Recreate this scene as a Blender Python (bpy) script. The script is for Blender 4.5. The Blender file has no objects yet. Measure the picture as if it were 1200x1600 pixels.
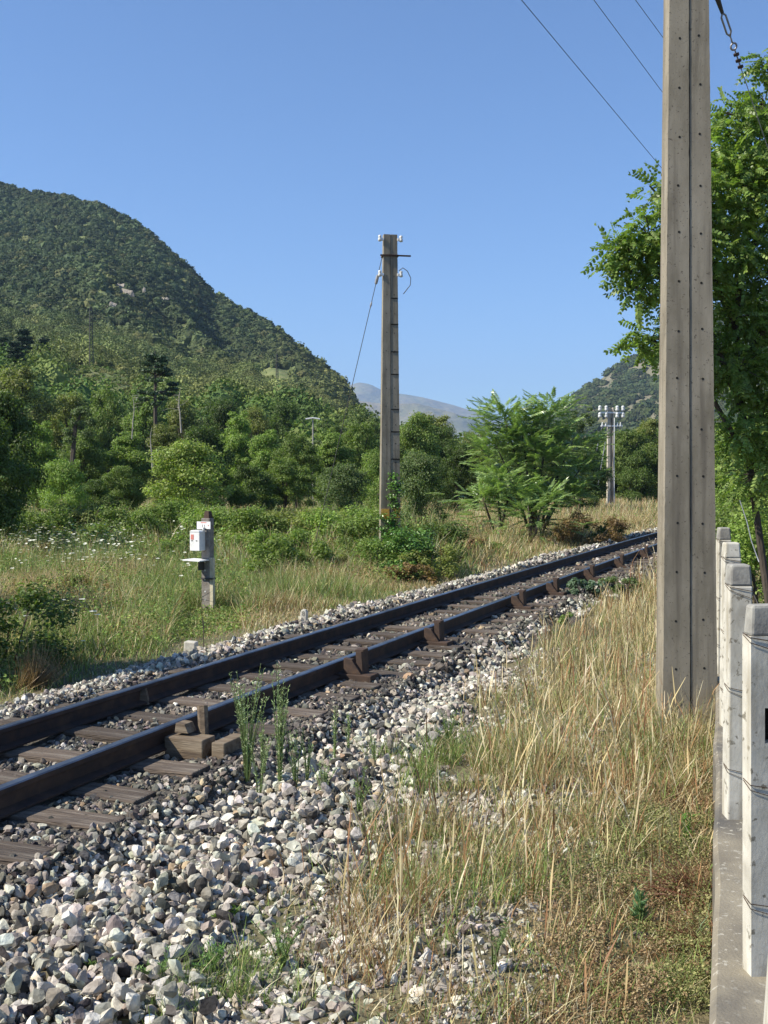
import bpy, math, random
import numpy as np
from mathutils import Vector, Matrix
PI = math.pi
rng = np.random.default_rng(11); random.seed(11)
S = bpy.context.scene
# ------------------------------------------------------------------ camera, sky, sun, exposure
EYE = 1.95; FPX = 1700.0; PITCH = math.atan(53 / 1700)
cd = bpy.data.cameras.new('camera'); cam = bpy.data.objects.new('camera', cd); S.collection.objects.link(cam)
cam.location = (0, 0, EYE); cam.rotation_euler = (PI / 2 - PITCH, 0, 0)
cd.sensor_fit = 'VERTICAL'; cd.sensor_height = 36; cd.sensor_width = 27; cd.lens = 36 * FPX / 1600
cd.clip_start = .05; cd.clip_end = 40000
S.camera = cam
SUN = Vector((-.965, -.262, .0)).normalized() * math.cos(math.radians(42)); SUN.z = math.sin(math.radians(42))
W = bpy.data.worlds.new('World'); S.world = W; W.use_nodes = True
nt = W.node_tree; nt.nodes.clear()
sky = nt.nodes.new('ShaderNodeTexSky'); sky.sky_type = 'NISHITA'; sky.sun_disc = False
sky.sun_elevation = math.radians(42); sky.sun_rotation = math.atan2(SUN.x, SUN.y)
sky.altitude = 400; sky.air_density = 1.0; sky.dust_density = .05; sky.ozone_density = 9.0
bg = nt.nodes.new('ShaderNodeBackground'); bg.inputs['Strength'].default_value = .100
wo = nt.nodes.new('ShaderNodeOutputWorld')
nt.links.new(sky.outputs[0], bg.inputs[0]); nt.links.new(bg.outputs[0], wo.inputs[0])
sd = bpy.data.lights.new('sun', 'SUN'); sd.energy = 5.0; sd.angle = math.radians(.5); sd.color = (1, .94, .82)
so = bpy.data.objects.new('sun', sd); S.collection.objects.link(so); so.rotation_euler = SUN.to_track_quat('Z', 'Y').to_euler()
so.location = (-20, -10, 30)
S.view_settings.view_transform = 'Standard'; S.view_settings.look = 'None'; S.view_settings.exposure = 0.80; S.view_settings.gamma = 1
S.view_settings.use_curve_mapping = False
S.cycles.max_bounces = 6; S.cycles.transparent_max_bounces = 8; S.cycles.volume_bounces = 0

# ------------------------------------------------------------------ helpers
def ray(px, py):
    v = -(py - 800) / FPX; c, s = math.cos(PITCH), math.sin(PITCH)
    return ((px - 600) / FPX, c + v * s, -s + v * c)
def at(px, py, Y):
    x, y, z = ray(px, py); k = Y / y
    return Vector((x * k, Y, EYE + z * k))
def gnd(px, py, z=0.0):
    x, y, zz = ray(px, py); k = (z - EYE) / zz
    return Vector((x * k, y * k, z))
def lin(c):
    return tuple(c) + (1,) if len(c) == 3 else c
def _h(i, j, s):
    n = (i * 374761393 + j * 668265263 + s * 974711) & 0x7fffffff
    n = ((n ^ (n >> 13)) * 1274126177) & 0x7fffffff
    return ((n ^ (n >> 16)) & 0xffff) / 65535.0
def noise(x, y, s=0):
    x = np.asarray(x, float); y = np.asarray(y, float)
    i = np.floor(x).astype(np.int64); j = np.floor(y).astype(np.int64); u = x - i; v = y - j
    u = u * u * (3 - 2 * u); v = v * v * (3 - 2 * v)
    a = _h(i, j, s); b = _h(i + 1, j, s); c = _h(i, j + 1, s); d = _h(i + 1, j + 1, s)
    return (a * (1 - u) + b * u) * (1 - v) + (c * (1 - u) + d * u) * v
def fbm(x, y, s=0, o=4):
    t = 0; a = 1; n = 0
    for k in range(o):
        t = t + a * noise(np.asarray(x) * 2 ** k, np.asarray(y) * 2 ** k, s + k); n += a; a *= .5
    return t / n
def sst(a, b, x):
    t = np.clip((np.asarray(x, float) - a) / (b - a), 0, 1); return t * t * (3 - 2 * t)

def tag(o, label=None, cat=None, group=None, kind=None):
    if label: o['label'] = label
    if cat: o['category'] = cat
    if group: o['group'] = group
    if kind: o['kind'] = kind
    return o
def empty(name, loc, rz=0, label=None, cat=None, group=None):
    o = bpy.data.objects.new(name, None); o.empty_display_size = .2
    S.collection.objects.link(o); o.location = loc; o.rotation_euler = (0, 0, rz)
    return tag(o, label, cat, group)
def mk(name, V, Fs, mats, col=None, smooth=False, mi=None, parent=None):
    V = np.asarray(V, np.float32).reshape(-1, 3)
    if not isinstance(Fs, list): Fs = [Fs]
    Fs = [np.asarray(f, np.int32) for f in Fs if len(f)]
    me = bpy.data.meshes.new(name)
    me.vertices.add(len(V)); me.vertices.foreach_set('co', V.ravel())
    li = np.concatenate([f.ravel() for f in Fs]); tot = np.concatenate([np.full(len(f), f.shape[1], np.int32) for f in Fs])
    me.loops.add(len(li)); me.loops.foreach_set('vertex_index', li)
    me.polygons.add(len(tot)); me.polygons.foreach_set('loop_start', (np.cumsum(tot) - tot).astype(np.int32))
    if mi is not None: me.polygons.foreach_set('material_index', np.asarray(mi, np.int32))
    me.polygons.foreach_set('use_smooth', np.full(len(tot), smooth))
    me.update(calc_edges=True)
    if col is not None:
        ca = me.color_attributes.new('col', 'FLOAT_COLOR', 'POINT')
        c4 = np.ones((len(V), 4), np.float32); c4[:, :3] = col; ca.data.foreach_set('color', c4.ravel())
    for m in (mats if isinstance(mats, (list, tuple)) else [mats]): me.materials.append(m)
    o = bpy.data.objects.new(name, me); S.collection.objects.link(o)
    if parent: o.parent = parent
    return o
def inst(tV, tF, R, T, col=None):
    """copies of a template: R (n,3,3), T (n,3) -> V, F, col"""
    n, k = len(T), len(tV)
    V = (np.einsum('nij,kj->nki', R, tV) + T[:, None]).reshape(-1, 3)
    F = (tF[None] + (np.arange(n) * k)[:, None, None]).reshape(-1, tF.shape[1])
    return V, F, (np.repeat(col, k, axis=0) if col is not None else None)
def merge(parts):
    """list of (V,F(list or arr),col)"""
    Vs, Fd, Cs, off = [], {}, [], 0
    for V, F, c in parts:
        for f in (F if isinstance(F, list) else [F]):
            Fd.setdefault(f.shape[1], []).append(f + off)
        Vs.append(V); Cs.append(c); off += len(V)
    return np.concatenate(Vs), [np.concatenate(v) for v in Fd.values()], (np.concatenate(Cs) if Cs[0] is not None else None)
def frames(d, up):
    d = d / (np.linalg.norm(d, axis=1, keepdims=True) + 1e-9)
    y = np.cross(up, d); y /= (np.linalg.norm(y, axis=1, keepdims=True) + 1e-9)
    z = np.cross(d, y)
    return np.stack([d, y, z], axis=2)
def yaw(a):
    c, s = np.cos(a), np.sin(a); o = np.zeros_like(a); i = np.ones_like(a)
    return np.stack([np.stack([c, -s, o], 1), np.stack([s, c, o], 1), np.stack([o, o, i], 1)], 1)
def randdir(n):
    v = rng.normal(size=(n, 3)); return v / np.linalg.norm(v, axis=1, keepdims=True)
def randrot(n):
    return frames(randdir(n), randdir(n))
def pick(cols, n, w=None, jit=.12):
    cols = np.array(cols, float); i = rng.choice(len(cols), n, p=None if w is None else np.array(w) / sum(w))
    return cols[i] * (1 + rng.uniform(-jit, jit, (n, 1)) + rng.uniform(-jit * .3, jit * .3, (n, 3)))

class PB:
    def __init__(s): s.v = []; s.f = []; s.m = []
    def add(s, V, F, m=0):
        o = len(s.v); s.v += [tuple(p) for p in V]; s.f += [tuple(i + o for i in f) for f in F]; s.m += [m] * len(F); return s
    def box(s, c, size, R=None, top=None, m=0):
        x, y, z = [q / 2 for q in size]; tx, ty = (top[0] / 2, top[1] / 2) if top else (x, y)
        P = [(-x, -y, -z), (x, -y, -z), (x, y, -z), (-x, y, -z), (-tx, -ty, z), (tx, -ty, z), (tx, ty, z), (-tx, ty, z)]
        P = [Vector(p) for p in P]
        if R is not None: P = [R @ p for p in P]
        return s.add([p + Vector(c) for p in P], [(0, 3, 2, 1), (4, 5, 6, 7), (0, 1, 5, 4), (1, 2, 6, 5), (2, 3, 7, 6), (3, 0, 4, 7)], m)
    def tube(s, pts, r, n=8, m=0, cap=True):
        pts = [Vector(p) for p in pts]; rs = r if isinstance(r, (list, tuple)) else [r] * len(pts)
        V = []; F = []; up = Vector((.13, .31, .94))
        for i, p in enumerate(pts):
            d = (pts[min(i + 1, len(pts) - 1)] - pts[max(i - 1, 0)]).normalized()
            a = d.cross(up)
            if a.length < .05: a = d.cross(Vector((1, 0, 0)))
            a.normalize(); b = d.cross(a)
            for k in range(n):
                t = 2 * PI * k / n; V.append(p + (a * math.cos(t) + b * math.sin(t)) * rs[i])
        for i in range(len(pts) - 1):
            for k in range(n):
                F.append((i * n + k, i * n + (k + 1) % n, (i + 1) * n + (k + 1) % n, (i + 1) * n + k))
        if cap: F += [tuple(range(n))[::-1], tuple((len(pts) - 1) * n + k for k in range(n))]
        return s.add(V, F, m)
    def lathe(s, c, prof, n=12, R=None, m=0):
        V = []; F = []
        for r, z in prof:
            for k in range(n): V.append(Vector((r * math.cos(2 * PI * k / n), r * math.sin(2 * PI * k / n), z)))
        for i in range(len(prof) - 1):
            for k in range(n): F.append((i * n + k, i * n + (k + 1) % n, (i + 1) * n + (k + 1) % n, (i + 1) * n + k))
        F += [tuple(range(n))[::-1], tuple((len(prof) - 1) * n + k for k in range(n))]
        if R is not None: V = [R @ v for v in V]
        return s.add([v + Vector(c) for v in V], F, m)
    def prism(s, poly, y0, y1, m=0, M=None):
        n = len(poly); V = [Vector((x, y0, z)) for x, z in poly] + [Vector((x, y1, z)) for x, z in poly]
        if M is not None: V = [M @ v for v in V]
        return s.add(V, [tuple(range(n)), tuple(range(n, 2 * n))[::-1]] + [(i, i + n, (i + 1) % n + n, (i + 1) % n) for i in range(n)], m)
    def build(s, name, mats, parent=None, bevel=0, smooth=False):
        me = bpy.data.meshes.new(name); me.from_pydata([tuple(v) for v in s.v], [], s.f)
        for m in (mats if isinstance(mats, (list, tuple)) else [mats]): me.materials.append(m)
        me.polygons.foreach_set('material_index', s.m); me.polygons.foreach_set('use_smooth', [smooth] * len(s.f)); me.update()
        o = bpy.data.objects.new(name, me); S.collection.objects.link(o)
        if parent: o.parent = parent
        if bevel:
            b = o.modifiers.new('bevel', 'BEVEL'); b.width = bevel; b.segments = 2; b.limit_method = 'ANGLE'
        return o

def copy_tree(o, parent=None):
    c = o.copy(); S.collection.objects.link(c); c.parent = parent
    for ch in list(o.children): copy_tree(ch, c)
    return c

# ------------------------------------------------------------------ materials
def M(name, c1, c2=None, c3=None, scale=3, stretch=(1, 1, 1), rough=.85, bump=.3, bscale=30, bdist=.01, metal=0, spec=.3,
      col=False, island=0, hue=0, transl=0, tcol=None, objrand=0, speck=None, streak=None):
    m = bpy.data.materials.new(name); m.use_nodes = True; t = m.node_tree; N = t.nodes; L = t.links
    b = N['Principled BSDF']; out = N['Material Output']
    b.inputs['Roughness'].default_value = rough; b.inputs['Metallic'].default_value = metal
    b.inputs['Specular IOR Level'].default_value = spec
    tc = N.new('ShaderNodeTexCoord'); mp = N.new('ShaderNodeMapping'); mp.inputs['Scale'].default_value = stretch
    L.new(tc.outputs['Object'], mp.inputs[0])
    def mix(a, bb, f, blend='MIX'):
        x = N.new('ShaderNodeMix'); x.data_type = 'RGBA'; x.blend_type = blend
        for s_, v in ((x.inputs['A'], a), (x.inputs['B'], bb), (x.inputs['Factor'], f)):
            if isinstance(v, bpy.types.NodeSocket): L.new(v, s_)
            elif isinstance(v, (int, float)): s_.default_value = v
            else: s_.default_value = lin(v)
        return x.outputs['Result']
    def nz(sc, det=6, lo=.35, hi=.65, ro=.6, flat=False):
        n = N.new('ShaderNodeTexNoise'); n.inputs['Scale'].default_value = sc; n.inputs['Detail'].default_value = det
        n.inputs['Roughness'].default_value = ro; L.new(tc.outputs['Object'] if flat else mp.outputs[0], n.inputs[0])
        r = N.new('ShaderNodeMapRange'); r.inputs['From Min'].default_value = lo; r.inputs['From Max'].default_value = hi
        L.new(n.outputs[0], r.inputs[0]); return r.outputs[0]
    if col:
        a = N.new('ShaderNodeAttribute'); a.attribute_name = 'col'; c = a.outputs['Color']
        if c2 is not None: c = mix(c, mix(c, c2, 1.0, 'MULTIPLY'), nz(scale))
    else:
        c = lin(c1)
        if c2 is not None: c = mix(c1, c2, nz(scale))
        if c3 is not None: c = mix(c, c3, nz(scale * .37, 5, .5, .7))
    if speck is not None:
        c = mix(c, speck[0], nz(speck[1], 3, speck[2], speck[2] + .06, flat=True))
    if streak is not None:
        m2 = N.new('ShaderNodeMapping'); m2.inputs['Scale'].default_value = (streak[1], streak[1], streak[2]); L.new(tc.outputs['Object'], m2.inputs[0])
        n2 = N.new('ShaderNodeTexNoise'); n2.inputs['Scale'].default_value = 1; n2.inputs['Detail'].default_value = 5; L.new(m2.outputs[0], n2.inputs[0])
        r2_ = N.new('ShaderNodeMapRange'); r2_.inputs['From Min'].default_value = .5; r2_.inputs['From Max'].default_value = .72; L.new(n2.outputs[0], r2_.inputs[0])
        c = mix(c, streak[0], r2_.outputs[0])
    if island or objrand:
        h = N.new('ShaderNodeHueSaturation')
        if island:
            g = N.new('ShaderNodeNewGeometry'); src = g.outputs['Random Per Island']
            r = N.new('ShaderNodeMapRange'); r.inputs['To Min'].default_value = 1 - island; r.inputs['To Max'].default_value = 1 + island
            L.new(src, r.inputs[0]); L.new(r.outputs[0], h.inputs['Value'])
            if hue:
                w = N.new('ShaderNodeTexWhiteNoise'); w.noise_dimensions = '1D'; L.new(src, w.inputs['W'])
                r2 = N.new('ShaderNodeMapRange'); r2.inputs['To Min'].default_value = .5 - hue; r2.inputs['To Max'].default_value = .5 + hue
                L.new(w.outputs['Value'], r2.inputs[0]); L.new(r2.outputs[0], h.inputs['Hue'])
        if isinstance(c, bpy.types.NodeSocket): L.new(c, h.inputs['Color'])
        else: h.inputs['Color'].default_value = c
        c = h.outputs[0]
        if objrand:
            oi = N.new('ShaderNodeObjectInfo'); h2 = N.new('ShaderNodeHueSaturation')
            r = N.new('ShaderNodeMapRange'); r.inputs['To Min'].default_value = 1 - objrand; r.inputs['To Max'].default_value = 1 + objrand
            L.new(oi.outputs['Random'], r.inputs[0]); L.new(r.outputs[0], h2.inputs['Value']); L.new(c, h2.inputs['Color']); c = h2.outputs[0]
    if isinstance(c, bpy.types.NodeSocket): L.new(c, b.inputs['Base Color'])
    else: b.inputs['Base Color'].default_value = c
    if bump:
        n = N.new('ShaderNodeTexNoise'); n.inputs['Scale'].default_value = bscale; n.inputs['Detail'].default_value = 5
        L.new(mp.outputs[0], n.inputs[0]); bp = N.new('ShaderNodeBump'); bp.inputs['Strength'].default_value = bump
        bp.inputs['Distance'].default_value = bdist; L.new(n.outputs[0], bp.inputs['Height']); L.new(bp.outputs[0], b.inputs['Normal'])
    if transl:
        tr = N.new('ShaderNodeBsdfTranslucent')
        if isinstance(c, bpy.types.NodeSocket):
            tm = mix(c, tcol or (1.0, 1.15, .5), 1.0, 'MULTIPLY'); L.new(tm, tr.inputs[0])
        else: tr.inputs[0].default_value = c
        ms = N.new('ShaderNodeMixShader'); ms.inputs[0].default_value = transl
        L.new(b.outputs[0], ms.inputs[1]); L.new(tr.outputs[0], ms.inputs[2]); L.new(ms.outputs[0], out.inputs[0])
    return m

m_stone = M('ballast stone', None, (.62, .6, .58), col=True, scale=25, rough=.92, bump=.6, bscale=60, bdist=.008, spec=.15)
m_bed = M('ballast bed', (.07, .06, .05), (.13, .115, .09), (.04, .035, .03), scale=14, bump=1, bscale=28, bdist=.05)
m_soil = M('soil', (.16, .13, .075), (.10, .095, .045), (.2, .17, .11), scale=2.5, bump=.8, bscale=18, bdist=.05)
m_conc = M('weathered concrete', (.275, .24, .18), (.185, .16, .115), (.34, .30, .23), scale=4, stretch=(1.6, 1.6, .6), bump=.35, bscale=110, bdist=.004, speck=((.12, .10, .075), 42, .62), streak=((.14, .12, .09), 16, .9))
m_dark = M('painted shade and joint black', (.015, .014, .012), bump=0)  # near-black colour painting in the shade of grooves, holes and slot; also joint bands
m_white = M('whitewashed concrete', (.58, .55, .47), (.42, .395, .33), (.28, .25, .20), scale=11, stretch=(1, 1, .6), bump=.25, bscale=60, bdist=.004, speck=((.20, .18, .14), 26, .61), streak=((.33, .29, .21), 18, 1.5))
m_cap = M('lichen grey concrete', (.34, .33, .29), (.2, .19, .17), scale=14, bump=.4, bscale=60, bdist=.005)
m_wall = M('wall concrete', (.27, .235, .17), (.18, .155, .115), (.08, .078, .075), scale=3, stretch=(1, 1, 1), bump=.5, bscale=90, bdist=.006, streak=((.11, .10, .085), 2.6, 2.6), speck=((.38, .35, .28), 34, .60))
m_rail = M('rusty rail side', (.06, .034, .024), (.03, .022, .02), (.085, .05, .033), scale=10, rough=.7, bump=.3, bscale=60, bdist=.003)
m_head = M('worn rail head', (.22, .235, .26), (.11, .11, .12), scale=5, rough=.33, metal=.85, bump=0)
m_slp = M('weathered sleeper wood', (.13, .10, .075), (.065, .05, .04), (.21, .18, .145), scale=4, stretch=(.8, 9, 9), bump=1, bscale=9, bdist=.02, objrand=.3)
m_timber = M('pale timber block', (.19, .14, .09), (.09, .065, .045), (.25, .20, .14), scale=5, stretch=(.7, 6, 6), bump=.9, bscale=20, bdist=.006)
m_rust = M('rusty brown steel', (.085, .052, .034), (.045, .03, .023), scale=16, rough=.8, bump=.3, bscale=60, bdist=.003)
m_steel = M('galvanised steel', (.38, .38, .38), (.26, .26, .27), scale=20, rough=.5, metal=.5, bump=0)
m_wire = M('dark wire', (.06, .055, .05), rough=.6, bump=0)
m_grwire = M('grey wire', (.25, .25, .25), rough=.5, bump=0)
m_porc = M('white porcelain', (.60, .60, .57), rough=.25, spec=.5, bump=0)
m_paint = M('white painted metal', (.80, .80, .78), (.70, .69, .66), scale=20, rough=.55, bump=0)
m_red = M('faded red print', (.62, .22, .18), rough=.7, bump=0)
m_ink = M('dark print', (.06, .05, .05), rough=.7, bump=0)
m_orange = M('orange paint mark', (.72, .42, .08), (.5, .27, .06), scale=30, rough=.8, bump=0)
m_bark = M('bark', (.10, .08, .06), (.055, .045, .035), scale=7, stretch=(1, 1, .3), bump=.8, bscale=20, bdist=.02)
m_dead = M('bleached dead wood', (.42, .38, .32), (.28, .25, .2), scale=7, bump=.3)
m_grass = M('grass blades', None, col=True, rough=.65, bump=0, transl=.28, island=.25, tcol=(1, 1, .7), spec=.25)
m_rock = M('limestone rock', (.36, .31, .25), (.20, .18, .15), (.42, .37, .30), scale=.4, bump=.8, bscale=1.2, bdist=.5)
m_hill = M('hillside earth', (.13, .17, .05), (.19, .19, .08), (.09, .12, .04), scale=.5, bump=.5, bscale=.5, bdist=1)
m_mtn = M('distant mountain slope', (.13, .15, .07), (.27, .2, .13), (.08, .12, .06), scale=.0022, bump=1, bscale=.006, bdist=60)
m_woods = M('distant canopy', None, col=True, rough=.8, bump=0, island=.22, transl=.15, spec=.15)
def leafm(name, c, c2=None, island=.38, hue=.018, tr=.42, rough=.5, orand=.12, spec=.35):
    return M(name, c, c2 or tuple(q * .75 for q in c), scale=.6, rough=rough, bump=0, island=island, hue=hue, transl=tr, objrand=orand, spec=spec)
LM = {
 'dark': leafm('dark green leaves', (.115, .17, .04)),
 'mid': leafm('mid green leaves', (.19, .26, .06)),
 'bright': leafm('bright green leaves', (.25, .35, .08)),
 'yellow': leafm('yellow green leaves', (.29, .36, .09)),
 'grey': leafm('grey green leaves', (.17, .23, .085)),
 'pine': leafm('pine needles', (.045, .085, .03), tr=.1),
 'olive': leafm('olive green leaves', (.24, .27, .075)),
 'dry': leafm('dry brown leaves', (.32, .22, .10), (.20, .13, .06)),
}
m_locust = leafm('locust leaflets', (.25, .34, .085), (.17, .25, .06), island=.35, tr=.45, rough=.42, orand=0)
m_ail = leafm('ailanthus leaflets', (.27, .37, .13), (.19, .28, .09), island=.35, tr=.35, rough=.3, orand=0, spec=.6)
m_ivy = leafm('ivy leaves', (.08, .18, .03), (.15, .26, .05), island=.4, tr=.2, rough=.35, orand=0, spec=.5)

# ------------------------------------------------------------------ terrain
PA, PBk, PC = -4.461, .3905, .000683          # near rail in plan: x = a + b y + c y^2
def railx(y, off=0.0):
    y = np.asarray(y, float); return PA + PBk * y + PC * y * y + off / np.cos(np.arctan(PBk + 2 * PC * y))
def tcoord(x, y):                              # metres to the right of the near rail
    return (np.asarray(x) - railx(y)) * np.cos(np.arctan(PBk + 2 * PC * np.asarray(y)))
def H(x, y):
    x = np.asarray(x, float); y = np.asarray(y, float); t = tcoord(x, y)
    near = 1 - sst(60, 90, y)
    z = (fbm(x * .35, y * .35, 3) - .5) * .16 + (noise(x * 1.7, y * 1.7, 9) - .5) * .05
    lf = sst(-2.2, -4.5, t); z = z + lf * -.06
    bed = sst(-2.3, -1.6, t) * (1 - sst(.66 + .10 * noise(x * 1.5, y * 1.5, 71), .88 + .10 * noise(x * 1.5, y * 1.5, 71), t)) * near
    z = z - .05 * sst(.3, .8, t) * (1 - sst(1.9, 3.2, t)) * near
    z = z * (1 - bed) + bed * (.078 + (noise(x * 2.2, y * 2.2, 5) - .5) * .05)
    heap = np.exp(-((t - 1.45) / .42) ** 2) * near * (noise(x * 1.1 + 3, y * 1.1, 21) * .16 - .02) * (1 - sst(12, 20, y))
    z = z + np.maximum(heap, -.02)
    z = z - .035 * (sst(-1.75, -1.5, t) * (1 - sst(.55, .85, t)) * near)
    return z
def hz(x, y): return float(H(x, y))
k = 9.0; u = np.linspace(-1, 1, 330); gx = 8000 * np.sinh(k * u) / np.sinh(k); gy = 6 + 8000 * np.sinh(k * np.linspace(-1, 1, 360)) / np.sinh(k)
X, Y = np.meshgrid(gx, gy); Z = np.where(np.hypot(X, Y) < 300, H(X, Y), 0)
def gridF(nx, ny):
    i = np.arange(nx - 1)[None] + (np.arange(ny - 1) * nx)[:, None]; i = i.ravel()
    return np.stack([i, i + 1, i + 1 + nx, i + nx], 1)
tag(mk('ground', np.stack([X, Y, Z], 2), gridF(330, 360), m_soil, smooth=True), kind='structure')
ys = np.arange(-2, 66, .15); tt = np.linspace(-2.15, 1.25, 28)
Yb, Tb = np.meshgrid(ys, tt, indexing='ij'); Tb = Tb + (noise(Yb * 1.5, Tb, 4) - .5) * .3 * (np.abs(Tb) > 1.5)
Xb = railx(Yb, Tb); tag(mk('ballast_bed', np.stack([Xb, Yb, H(Xb, Yb) + .02 - .035 * ((Tb < -1.95) | (Tb > 1.1))], 2), gridF(28, len(ys)), m_bed, smooth=True), kind='structure')

# big hill heightfields
def ridge_fn(pts):
    xs = [p[0] for p in pts]; es = [(747 - p[1]) / FPX for p in pts]
    return lambda a: np.interp(np.asarray(a) * FPX + 600, xs, es)
e2 = ridge_fn([(-1600, 400), (-700, 300), (-300, 262), (0, 289), (35, 305), (60, 308), (100, 313), (160, 326), (210, 352), (240, 374), (270, 402), (300, 428), (330, 461), (365, 480), (400, 497), (440, 526), (470, 549), (505, 575), (530, 594), (546, 615), (556, 640), (590, 690), (640, 745), (700, 770)])
e1 = ridge_fn([(-1600, 620), (-300, 598), (0, 594), (100, 580), (150, 580), (200, 594), (240, 625), (300, 650), (400, 650), (470, 670), (560, 700), (700, 752)])
def hillz(a, y):
    a = np.asarray(a, float); y = np.asarray(y, float)
    yr = 620 - 200 * np.clip((a * FPX + 600) / 560, -.5, 1)
    E1, E2 = e1(a), e2(a)
    za = sst(88, 168, y) * (EYE + E1 * 170)
    t = np.clip((y - 170) / (yr - 170), 0, 1)
    rr = np.abs(fbm(a * 9 + y * .006, y * .004 - a * 3, 31, 4) - .5) * 2
    e = E1 + (E2 - E1) * (t ** .85) - (.055 * rr * np.sin(PI * t) ** 1.0) * (E2 > .03)
    zb = EYE + e * y
    back = np.clip((y - yr) / 260, 0, 1)
    zb = np.where(y > yr, (EYE + E2 * yr) * (1 - back ** 1.5) - back * 3, zb)
    return np.where(y < 170, za, zb) - (y <= 90) * 1.0
av = np.linspace(-1.5, .075, 420); yv = np.concatenate([np.linspace(86, 170, 30), np.linspace(176, 900, 170)])
A, Yh = np.meshgrid(av, yv); Zh = hillz(A, Yh)
tag(mk('hill_wooded', np.stack([A * Yh, Yh, Zh], 2), gridF(420, 200), m_hill, smooth=True), kind='structure')
e3 = ridge_fn([(700, 747), (800, 700), (860, 652), (890, 627), (905, 612), (930, 598), (950, 583), (985, 562), (1010, 551), (1040, 534), (1100, 500), (1200, 452), (1400, 420), (2200, 400), (3200, 520)])
def hill2z(a, y):
    a = np.asarray(a, float); y = np.asarray(y, float); E3 = e3(a); yr = 1050.
    t = np.clip((y - 260) / (yr - 260), 0, 1); rr = np.abs(fbm(a * 14 + y * .003, y * .003, 77, 4) - .5) * 2
    z = (EYE + (E3 * t ** .9 - .05 * rr * np.sin(PI * t) * (E3 > .02)) * y) * sst(250, 330, y)
    back = np.clip((y - yr) / 400, 0, 1)
    return np.where(y > yr, (EYE + E3 * yr) * (1 - back ** 1.5), z) - (y < 262) * 1.
av2 = np.linspace(.06, 1.5, 330); yv2 = np.linspace(255, 1450, 170); A2, Y2 = np.meshgrid(av2, yv2)
tag(mk('hill_right', np.stack([A2 * Y2, Y2, hill2z(A2, Y2)], 2), gridF(330, 170), M('rocky hillside earth', (.17, .15, .095), (.11, .115, .06), (.22, .19, .135), scale=.08, bump=.6, bscale=.2, bdist=2), smooth=True), kind='structure')
def mountain(name, pts, yr, wd, seed, amp):
    ef = ridge_fn(pts); a = np.linspace(-.75, .75, 360); yy = np.linspace(yr - wd, yr + wd * .7, 90); AA, YY = np.meshgrid(a, yy)
    t = 1 - np.abs(YY - yr) / wd; t = np.clip(t, 0, 1)
    rr = np.abs(fbm(AA * 16, YY / wd * 3, seed, 5) - .5) * 2
    z = ef(AA) * yr * (t ** 1.15) * (1 - amp * rr * np.sin(PI * np.clip(t, 0, 1)) - amp * .06 * rr) - 2
    tag(mk(name, np.stack([AA * YY, YY, z], 2), gridF(360, 90), m_mtn, smooth=True), kind='structure')
mountain('mountain_far', [(-700, 640), (0, 650), (400, 640), (520, 615), (545, 600), (562, 596), (580, 599), (602, 610), (640, 615), (690, 626), (745, 641), (800, 662), (900, 700), (1900, 650)], 6800, 2200, 5, .35)
mountain('mountain_middle', [(-700, 660), (400, 660), (520, 632), (560, 624), (600, 627), (650, 628), (700, 640), (740, 652), (790, 676), (900, 712), (1900, 700)], 4300, 1200, 15, .4)

# ------------------------------------------------------------------ distant woods (stuff)
def ico(sub):
    import bmesh
    bm = bmesh.new(); bmesh.ops.create_icosphere(bm, subdivisions=sub, radius=1)
    V = np.array([v.co[:] for v in bm.verts]); F = np.array([[v.index for v in f.verts] for f in bm.faces]); bm.free(); return V, F
I1 = ico(1); I2 = ico(2)
def crowns(P, rad, hgt, col, nq=34, leaf=.42, core=.84):
    """forest crowns: an irregular core and leaf clumps round it"""
    n = len(P); out = []
    J = 3
    for j in range(J):
        s = np.arange(n) % J == j
        m = s.sum()
        if m == 0: continue
        tv = I1[0] * (1 + rng.uniform(-.28, .22, (len(I1[0]), 1))) * core
        R = yaw(rng.uniform(0, 2 * PI, m)) * np.stack([rad[s], rad[s], hgt[s]], 1)[:, None, :]
        # scale columns: R @ diag
        out.append(inst(tv, I1[1], R, P[s], col[s] * .9))
    d = randdir(n * nq); d[:, 2] = np.abs(d[:, 2]) * 1.1 - .25
    ii = np.repeat(np.arange(n), nq); sc = np.stack([rad[ii], rad[ii], hgt[ii]], 1)
    T = P[ii] + d * sc * rng.uniform(.78, 1.08, (len(ii), 1))
    nrm = d + rng.normal(size=d.shape) * .45
    R = frames(np.cross(nrm, randdir(len(ii))), nrm)
    q = np.array([[-1, 0, 0], [0, -.8, .12], [1, 0, -.05], [0, .8, .1]]) * .5; s_ = (leaf * rad[ii] * rng.uniform(.6, 1.3, len(ii)))
    out.append(inst(q, np.array([[0, 1, 2, 3]]), R * s_[:, None, None], T, col[ii] * rng.uniform(.8, 1.25, (len(ii), 1))))
    return out
G_D = (.056, .080, .036); G_M = (.080, .105, .038); G_O = (.13, .14, .045); G_Y = (.19, .18, .07)
def scatter_hill(n, amin, amax, y0, y1, zf, r0, r1, gf, seed):
    a = rng.uniform(amin, amax, n * 3); y = np.sqrt(rng.uniform(y0 ** 2, y1 ** 2, n * 3)); z = zf(a, y)
    keep = gf(a, y, z); a, y, z = a[keep][:n], y[keep][:n], z[keep][:n]
    r = rng.uniform(r0, r1, len(a)) * (.75 + .5 * rng.random(len(a)) ** 2)
    return np.stack([a * y, y, z + r * .35], 1), r, a, y
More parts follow.
